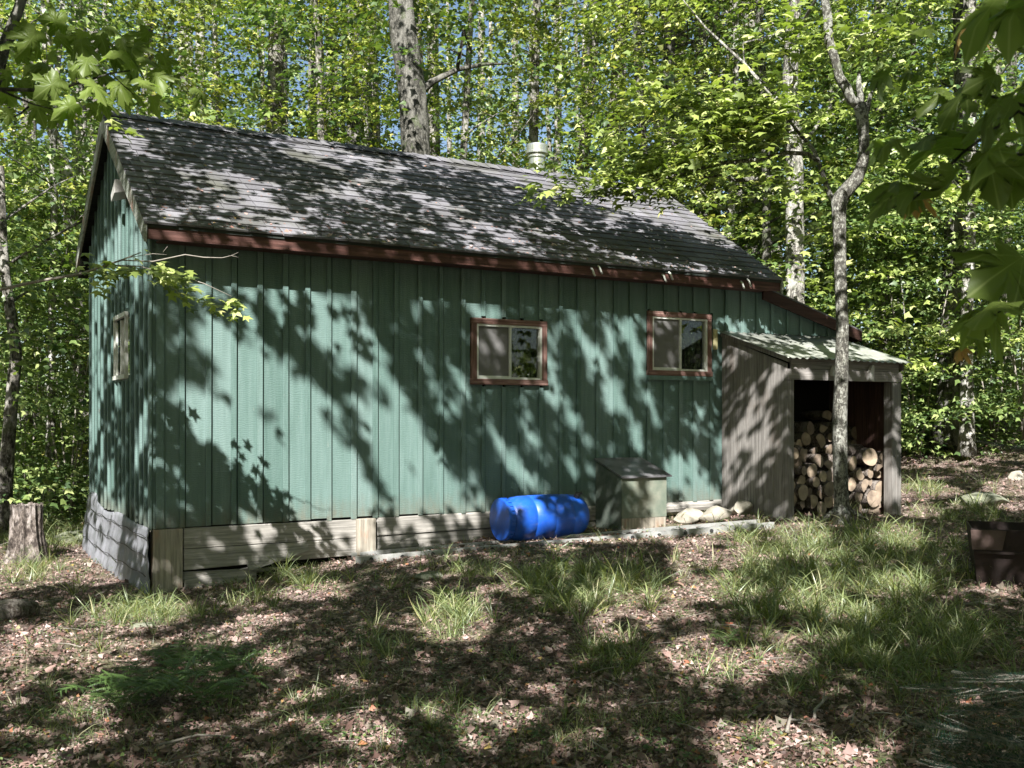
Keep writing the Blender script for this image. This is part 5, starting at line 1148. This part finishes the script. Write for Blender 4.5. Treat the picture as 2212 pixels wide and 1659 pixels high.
FASC = [E(375, 502, 16, 30, 0, .95), E(350, 500, 8, 30, 0, .8), E(620, 525, 45, 30, 0, .8), E(560, 515, 25, 26, 0, .7), E(1330, 590, 26, 20, 0, .85), E(1640, 610, 50, 16, 0, .7), E(480, 515, 24, 20, 0, .5)]
ROOF = [PL(.05, (230, 245), (560, 285), (560, 420), (300, 400)), PL(.75, (250, 290), (300, 280), (330, 330), (260, 330)), PL(.46, (290, 320), (370, 320), (380, 345), (300, 345)), PL(.13, (300, 270), (560, 290), (600, 340), (400, 330)),
    PL(.78, (380, 365), (560, 380), (650, 430), (640, 470), (520, 450), (400, 400)), PL(.46, (340, 380), (420, 380), (540, 450), (420, 440)), PL(.72, (330, 455), (470, 440), (640, 480), (700, 515), (480, 490), (360, 470)), PL(.36, (560, 400), (720, 430), (740, 500), (640, 480)),
    PL(.82, (580, 285), (650, 295), (720, 320), (830, 350), (860, 380), (800, 385), (700, 360), (600, 330)), PL(.46, (700, 340), (900, 360), (900, 400), (780, 400)), PL(.8, (690, 390), (760, 395), (820, 430), (760, 440), (700, 415)), PL(.6, (840, 325), (1000, 345), (1060, 380), (960, 385), (860, 360)),
    PL(.36, (760, 400), (950, 420), (1020, 500), (900, 520), (800, 470)), PL(.7, (900, 430), (980, 440), (1080, 500), (1000, 510)), PL(.6, (980, 480), (1110, 500), (1170, 550), (1060, 555), (980, 530)), PL(.5, (1000, 360), (1180, 390), (1200, 430), (1080, 420)), PL(.03, (1120, 460), (1320, 480), (1330, 560), (1200, 560)),
    PL(.8, (1290, 390), (1390, 400), (1380, 425), (1300, 420)), PL(.85, (1410, 410), (1480, 430), (1560, 500), (1480, 470), (1400, 440)), PL(.36, (1330, 440), (1480, 460), (1500, 520), (1380, 500)), PL(.75, (1370, 480), (1420, 480), (1460, 505), (1390, 505)), PL(.78, (1490, 490), (1580, 500), (1680, 590), (1590, 590), (1500, 530)), PL(.5, (1430, 500), (1560, 530), (1620, 590), (1480, 560))]
GAB = [PL(.5, (262, 440), (295, 460), (322, 540), (322, 650), (250, 660), (205, 640), (204, 575)), PL(.85, (265, 440), (285, 450), (300, 560), (240, 620), (225, 600)), PL(.9, (200, 620), (236, 640), (216, 820), (200, 860)), PL(.3, (215, 640), (262, 640), (262, 1080), (215, 1060)), PL(.75, (198, 860), (214, 860), (240, 1070), (200, 1070)), PL(.4, (300, 860), (330, 800), (330, 1120), (300, 1100)), PL(.9, (198, 1080), (268, 1080), (262, 1240), (205, 1215)), PL(.3, (270, 1110), (335, 1140), (335, 1250), (280, 1250)), E(305, 960, 9, 60, 5, .85)]
GND = [PL(.9, (-40, 1090), (130, 1100), (215, 1190), (290, 1205), (292, 1252), (180, 1262), (120, 1255), (-40, 1290)), PL(.55, (-40, 1345), (190, 1350), (240, 1400), (60, 1420), (-40, 1440)), PL(.85, (0, 1395), (140, 1380), (290, 1400), (285, 1430), (130, 1440), (0, 1460)), PL(.6, (-40, 1450), (120, 1430), (60, 1510), (-40, 1530)), E(290, 1335, 110, 22, -5, .7), E(250, 1365, 60, 10, 0, .5), E(510, 1365, 65, 18, -10, .9), E(540, 1350, 40, 14, -10, .8), E(690, 1277, 60, 13, 0, .75), E(650, 1222, 100, 12, -6, .6), E(985, 1345, 62, 38, 0, .95), E(905, 1210, 90, 12, -6, .7), E(960, 1230, 60, 8, 0, .6), E(320, 1410, 60, 20, 0, .7), E(1050, 1565, 60, 14, -20, .7), E(1165, 1520, 22, 40, 0, .75), E(1000, 1200, 120, 12, -5, .5),
    E(1500, 1125, 90, 22, 0, .75), E(1400, 1158, 130, 10, -4, .7), PL(.85, (1440, 1165), (1560, 1145), (1690, 1140), (1740, 1170), (1700, 1200), (1560, 1215), (1600, 1235), (1660, 1240), (1640, 1290), (1500, 1300), (1440, 1290), (1500, 1240), (1460, 1220), (1480, 1190)), E(1730, 1160, 50, 28, 0, .9), E(1940, 1163, 32, 24, 0, .9), E(1410, 1275, 75, 30, 0, .75), E(1400, 1350, 110, 34, 0, .65), E(1545, 1420, 110, 40, 10, .85), E(1715, 1405, 70, 28, 0, .7), E(1480, 1370, 50, 30, 0, .6), PL(.9, (1545, 1585), (1640, 1570), (1760, 1590), (1790, 1625), (1880, 1630), (1950, 1680), (1620, 1690)), E(1170, 1515, 18, 30, 0, .8), E(2110, 1278, 55, 12, 0, .75), E(1945, 1280, 42, 10, 0, .65), E(2150, 1210, 20, 30, 0, .1), E(1640, 1245, 60, 22, 0, .85), E(1790, 1295, 90, 24, 0, .6), E(1850, 1210, 110, 30, 0, .5), E(1760, 1230, 90, 30, 0, .6), E(1890, 1330, 60, 14, 0, .5),
    PL(.92, (1952, 1045), (2020, 1048), (2070, 1060), (2030, 1075), (1952, 1085)), PL(.9, (2130, 1050), (2240, 1015), (2240, 1090), (2170, 1100)), E(1985, 1105, 36, 10, 0, .9), E(2085, 1092, 22, 8, 0, .85), E(1590, 1130, 40, 12, 0, .8), E(1830, 1425, 40, 20, 0, .5), E(1240, 1240, 60, 14, 0, .5), E(2060, 1500, 14, 8, 0, .9), PL(.01, (1900, 1465), (2160, 1380), (3000, 1250), (3400, 2400), (1960, 2400), (1960, 1720))]
WALL = [q if q[0] == 'p' or q[1] < 840 or q[2] > 1200 else ('e', q[1], q[2], q[3] * .92, q[4] * .72, q[5], q[6]) for q in WALL]
SHS = [PL(.3, (1550, 720), (1700, 790), (1700, 1130), (1550, 1110)), E(1580, 780, 45, 12, 110, .8), E(1570, 745, 18, 14, 0, .8), E(1622, 840 + 15, 30, 9, 110, .7), E(1690, 800, 25, 8, 110, .6), E(1660, 850, 30, 12, 100, .6), PL(.7, (1580, 1000), (1600, 950), (1680, 940), (1690, 1040), (1660, 1120), (1580, 1100)), E(1615, 1000, 60, 8, 110, .1), E(1665, 1060, 60, 7, 100, .1)]
SHR = [PL(.35, (1560, 710), (1830, 730), (1970, 790), (1700, 785)), PL(.75, (1560, 710), (1700, 720), (1740, 738), (1620, 735)), PL(.85, (1740, 765), (1800, 770), (1800, 782), (1740, 780)), PL(.85, (1860, 740), (1890, 745), (1960, 785), (1840, 778)), E(1740, 748, 30, 8, 15, .8)]
SHF = [PL(.12, (1690, 780), (1960, 780), (1960, 1140), (1690, 1140)), PL(.65, (1922, 850), (1955, 830), (1955, 1080), (1922, 1060)), E(1885, 790, 8, 14, 0, .95), E(1760, 812, 30, 8, 0, .7), PL(.4, (1700, 960), (1780, 950), (1780, 1020), (1700, 1050)), PL(.4, (1830, 940), (1925, 960), (1920, 1080), (1830, 1050)), E(1815, 600, 14, 60, 0, .8)]
def shade_field(a, b):
    n = len(a)
    C0 = np.array([3.2, -2.5, 0.4])
    Q = C0 + Uv * a[:, None] + Vv * b[:, None] + SUN * 14
    best = np.full(n, 1e9); which = np.full(n, -1); d = -SUN
    def hit(k, t, ok):
        nonlocal best
        good = ok & (t > 0) & (t < best); best = np.where(good, t, best); which[good] = k
    t = (0 - Q[:, 1]) / d[1]; H = Q + d * t[:, None]; hit(0, t, (H[:, 0] > 0) & (H[:, 0] < LX) & (H[:, 2] < 2.45) & (H[:, 2] > ground_z(H[:, 0], H[:, 1])))
    t = (YE + .012 - Q[:, 1]) / d[1]; H = Q + d * t[:, None]; hit(7, t, (H[:, 0] > RX0) & (H[:, 0] < RX1) & (H[:, 2] < 2.57) & (H[:, 2] > 2.445))
    t = (-.13 - Q[:, 1]) / d[1]; H = Q + d * t[:, None]; zt_ = 2.5 - (H[:, 0] - L) * .273; hit(7, t, (H[:, 0] > L - .05) & (H[:, 0] < 8.62) & (H[:, 2] < zt_ + .03) & (H[:, 2] > zt_ - .16))
    t = (-.04 - Q[:, 0]) / d[0]; H = Q + d * t[:, None]; hit(1, t, (H[:, 1] > 0) & (H[:, 1] < W) & (H[:, 2] < roof_z(H[:, 1]) - .1) & (H[:, 2] > ground_z(H[:, 0], H[:, 1])))
    nrm_ = np.array([0, -(ZR - ZE), YR - YE]); nrm_ /= np.linalg.norm(nrm_); t = ((np.array([0, YE, ZE]) - Q) @ nrm_) / (d @ nrm_); H = Q + d * t[:, None]; hit(2, t, (H[:, 0] > RX0) & (H[:, 0] < RX1) & (H[:, 1] > YE) & (H[:, 1] < YR))
    t = (SX0 - Q[:, 0]) / d[0]; H = Q + d * t[:, None]; hit(4, t, (H[:, 1] > SY) & (H[:, 1] < 0) & (H[:, 2] < shed_top(H[:, 1])) & (H[:, 2] > ground_z(H[:, 0], H[:, 1])))
    t = (SY - Q[:, 1]) / d[1]; H = Q + d * t[:, None]; hit(6, t, (H[:, 0] > SX0) & (H[:, 0] < SX1) & (H[:, 2] < 1.58) & (H[:, 2] > ground_z(H[:, 0], H[:, 1])))
    n2 = np.array([0, -.345, 1.]); n2 /= np.linalg.norm(n2); t = ((np.array([0, 0, 1.96]) - Q) @ n2) / (d @ n2); H = Q + d * t[:, None]; hit(5, t, (H[:, 0] > SX0 - .07) & (H[:, 0] < SX1 + .1) & (H[:, 1] > SY - .11) & (H[:, 1] < 0))
    t = (-.4 - Q[:, 2]) / d[2]
    for _ in range(6): H = Q + d * t[:, None]; t = (ground_z(H[:, 0], H[:, 1]) - Q[:, 2]) / d[2]
    hit(3, t, (H[:, 1] < 10))
    H = Q + d * best[:, None]; x, y, dep = proj(H)
    T = np.full(n, 1.0)
    for k, L_, base in ((0, WALL, .02), (1, GAB, .04), (2, ROOF, .07), (3, GND, .11), (4, SHS, .1), (5, SHR, .3), (6, SHF, .1), (7, FASC, .06)):
        q_ = which == k; T[q_] = lit(x[q_], y[q_], L_, base)
    T = np.where((which == 3) & (H[:, 1] > 4.5), .3, T)
    return Q, H, which, T
def vnoise(a, b, sc, seed):
    r = np.random.default_rng(seed); G = r.random((128, 128)); x, y = a / sc + 400, b / sc + 400
    i, j = np.floor(x).astype(int), np.floor(y).astype(int); f, g = x - i, y - j; f = f * f * (3 - 2 * f); g = g * g * (3 - 2 * g); i %= 127; j %= 127
    return (G[i, j] * (1 - f) + G[i + 1, j] * f) * (1 - g) + (G[i, j + 1] * (1 - f) + G[i + 1, j + 1] * f) * g
rs = np.random.default_rng(5); a = rs.uniform(-8.2, 8.6, 380000); b = rs.uniform(-6.5, 5.2, 380000)
Q, H, wh, T = shade_field(a, b)
for oa, ob in ((.03, 0), (-.03, 0), (0, .03), (0, -.03), (.08, .08), (-.08, .08), (.08, -.08), (-.08, -.08)):
    _, _, wh2, T2 = shade_field(a + oa, b + ob); up_ = (wh2 == wh) & (T2 > .55) & ((abs(oa) < .05) & (abs(ob) < .05) | (wh == 3)); T = np.where(up_, np.maximum(T, T2), T)
# let the sun reach the leafy sprays of the crooked tree and its trunk
def uvocc(P, px=.1):
    rel = P - np.array([3.2, -2.5, 0.4]); return np.floor((rel @ Uv + 10) / px).astype(int), np.floor((rel @ Vv + 10) / px).astype(int)
G_ = np.zeros((240, 240), bool)
for P_ in SUNNY:
    i_, j_ = uvocc(P_); k_ = (i_ > 1) & (j_ > 1) & (i_ < 238) & (j_ < 238)
    for di_ in (-1, 0, 1):
        for dj_ in (-1, 0, 1): G_[i_[k_] + di_, j_[k_] + dj_] = True
ia, jb = np.floor((a + 10) / .1).astype(int), np.floor((b + 10) / .1).astype(int)
def occ_(P_, d_=1):
    g = np.zeros((240, 240), bool); i_, j_ = uvocc(P_)
    for di_ in range(-d_, d_ + 1):
        for dj_ in range(-d_, d_ + 1): g[np.clip(i_ + di_, 0, 239), np.clip(j_ + dj_, 0, 239)] = True
    return g[ia, jb]
T = np.where(occ_(BARP, 0), np.maximum(T, .75), T); T = np.where(occ_(NEARP), np.maximum(T, .35), T)
T = np.where(G_[ia, jb], np.maximum(T, np.where((wh == 0) | (wh == 1) | (wh == 7), .12, .78)), T)
ns = .6 * vnoise(a, b, .16, 1) + .4 * vnoise(a + 3, b + 7, .4, 2); nf_ = .6 * vnoise(a + 1, b + 2, .075, 7) + .4 * vnoise(a + 5, b + 3, .2, 8); ns = np.where((wh == 2) | (wh == 0) | (wh == 5), nf_, ns); ns = np.clip((ns - .25) / .5, 0, 1)
T = np.where(T > .9, 1.0, T); mid = (T > .09) & (T < .9)
Tn = np.where(mid, np.where(ns < T, .97, .05), T)
SZ_ = np.where(wh == 2, .082, .12); area = (16.8 * 11.7); dens = len(T) / area; need = -np.log(np.clip(Tn, .012, 1)) / (.45 * SZ_ * SZ_ * .72)
acc = (r.random(len(T)) < need / dens) & (wh >= 0)
Tt = T[acc]; SZP = SZ_[acc]; H, wh = H[acc], wh[acc]; N = len(H); s_ = np.where(wh == 2, r.uniform(3.0, 4.2, N), np.where(wh == 3, r.uniform(6, 11, N), np.where((Tt > .09), r.uniform(4.5, 6.5, N), r.uniform(7, 11.5, N))))
P = H + SUN * s_[:, None]
for _ in range(12):
    x, y, dep = proj(P); dist = np.linalg.norm(P - CAM, axis=1); bad = ((dep > 0) & (x > -260) & (x < 2470) & (y > -260) & (y < 1900)) | (dist < 1.6)
    s_ = np.where(bad, s_ + .8, s_); P = H + SUN * s_[:, None]
P = P[~bad]; SZP = SZP[~bad]; N = len(P); print('shade leaves', N)
n_ = r.normal(0, .45, (N, 3)); n_[:, 2] += .8; n_ += SUN * .5; d_ = r.normal(0, 1, (N, 3)); sz = r.uniform(.8, 1.2, N) * SZP
SH_TR = [(-10.4, -9.8, 'tall slender maple behind the viewer shading the gable side'), (-12.2, -12.0, 'tall maple straight behind the viewer shading the long wall'), (3.6, -12.6, 'tall maple behind the viewer shading the roof and ladder'), (5.2, -10.2, 'tall maple behind the viewer shading the path'), (8.2, -6.6, 'tall maple behind the viewer shading the rusty bin'), (-8.6, -6.6, 'tall maple beyond the stump shading the tarpaulin')]
tc_ = np.array([(x, y) for x, y, _ in SH_TR]); own = np.argmin(np.hypot(P[:, None, 0] - tc_[:, 0], P[:, None, 1] - tc_[:, 1]), axis=1)
for k, (tx, ty, lb) in enumerate(SH_TR):
    g = float(ground_z(tx, ty)); e = thing('maple_tree', lb, 'tree', (tx, ty, g), 'trees of the maple wood'); m = MB(); pth = [np.array([tx + .1 * math.sin(i), ty + .1 * math.cos(i * 1.3), g - .1 + i * 1.1]) for i in range(12)]
    m.tube(pth, list(np.linspace(.17, .05, 12)), 10, wob=.1); S_ = P[own == k]
    if len(S_):
        for c in S_[r.integers(0, len(S_), 6)]:
            st = pth[max(3, min(10, int((c[2] - g) / 1.1) - 1))]; c2 = st + (c - st) * .7; m.tube([st, (st + c2) / 2 + [0, 0, .25], c2], [.03, .018, .006], 6)
    m.build('trunk', M['bark'], e, True)
    if len(S_): mesh_obj('crown', leaves_mesh('crown', T_MID, S_, n_[own == k], d_[own == k], sz[own == k], M['leaf']), e)

# the wood closes in behind the viewer too
r = np.random.default_rng(78); N = 110000; K = 2000; ka = r.uniform(0, 6.283, K); kd = r.uniform(17, 28, K); kh = r.beta(1, 1.0, K) * kd * .95
idx = r.integers(0, K, N); aa = ka[idx] + r.normal(0, .03, N); dd = kd[idx] + r.normal(0, .6, N); hh = kh[idx] + r.normal(0, .35, N)
P = np.stack([1 + dd * np.cos(aa), -5 + dd * np.sin(aa), 0 * aa], 1); x, y, dep = proj(P); P[:, 2] = ground_z(P[:, 0], P[:, 1]) + np.abs(hh) + .1
sunw = np.abs((np.arctan2(P[:, 1] + 2, P[:, 0] - 3) - math.atan2(SUN[1], SUN[0]) + math.pi) % (2 * math.pi) - math.pi) < .5
P = P[~((dep > 0) & (x > -700) & (x < 2900)) & ~(sunw & (P[:, 2] > 10.5))]; N = len(P)
n_ = r.normal(0, .55, (N, 3)); n_[:, 2] += .8; d_ = r.normal(0, 1, (N, 3))
tag(mesh_obj('woods_behind', leaves_mesh('woods_behind', T_MID, P, n_, d_, r.uniform(.25, .5, N), M['leaf'])), kind='stuff')
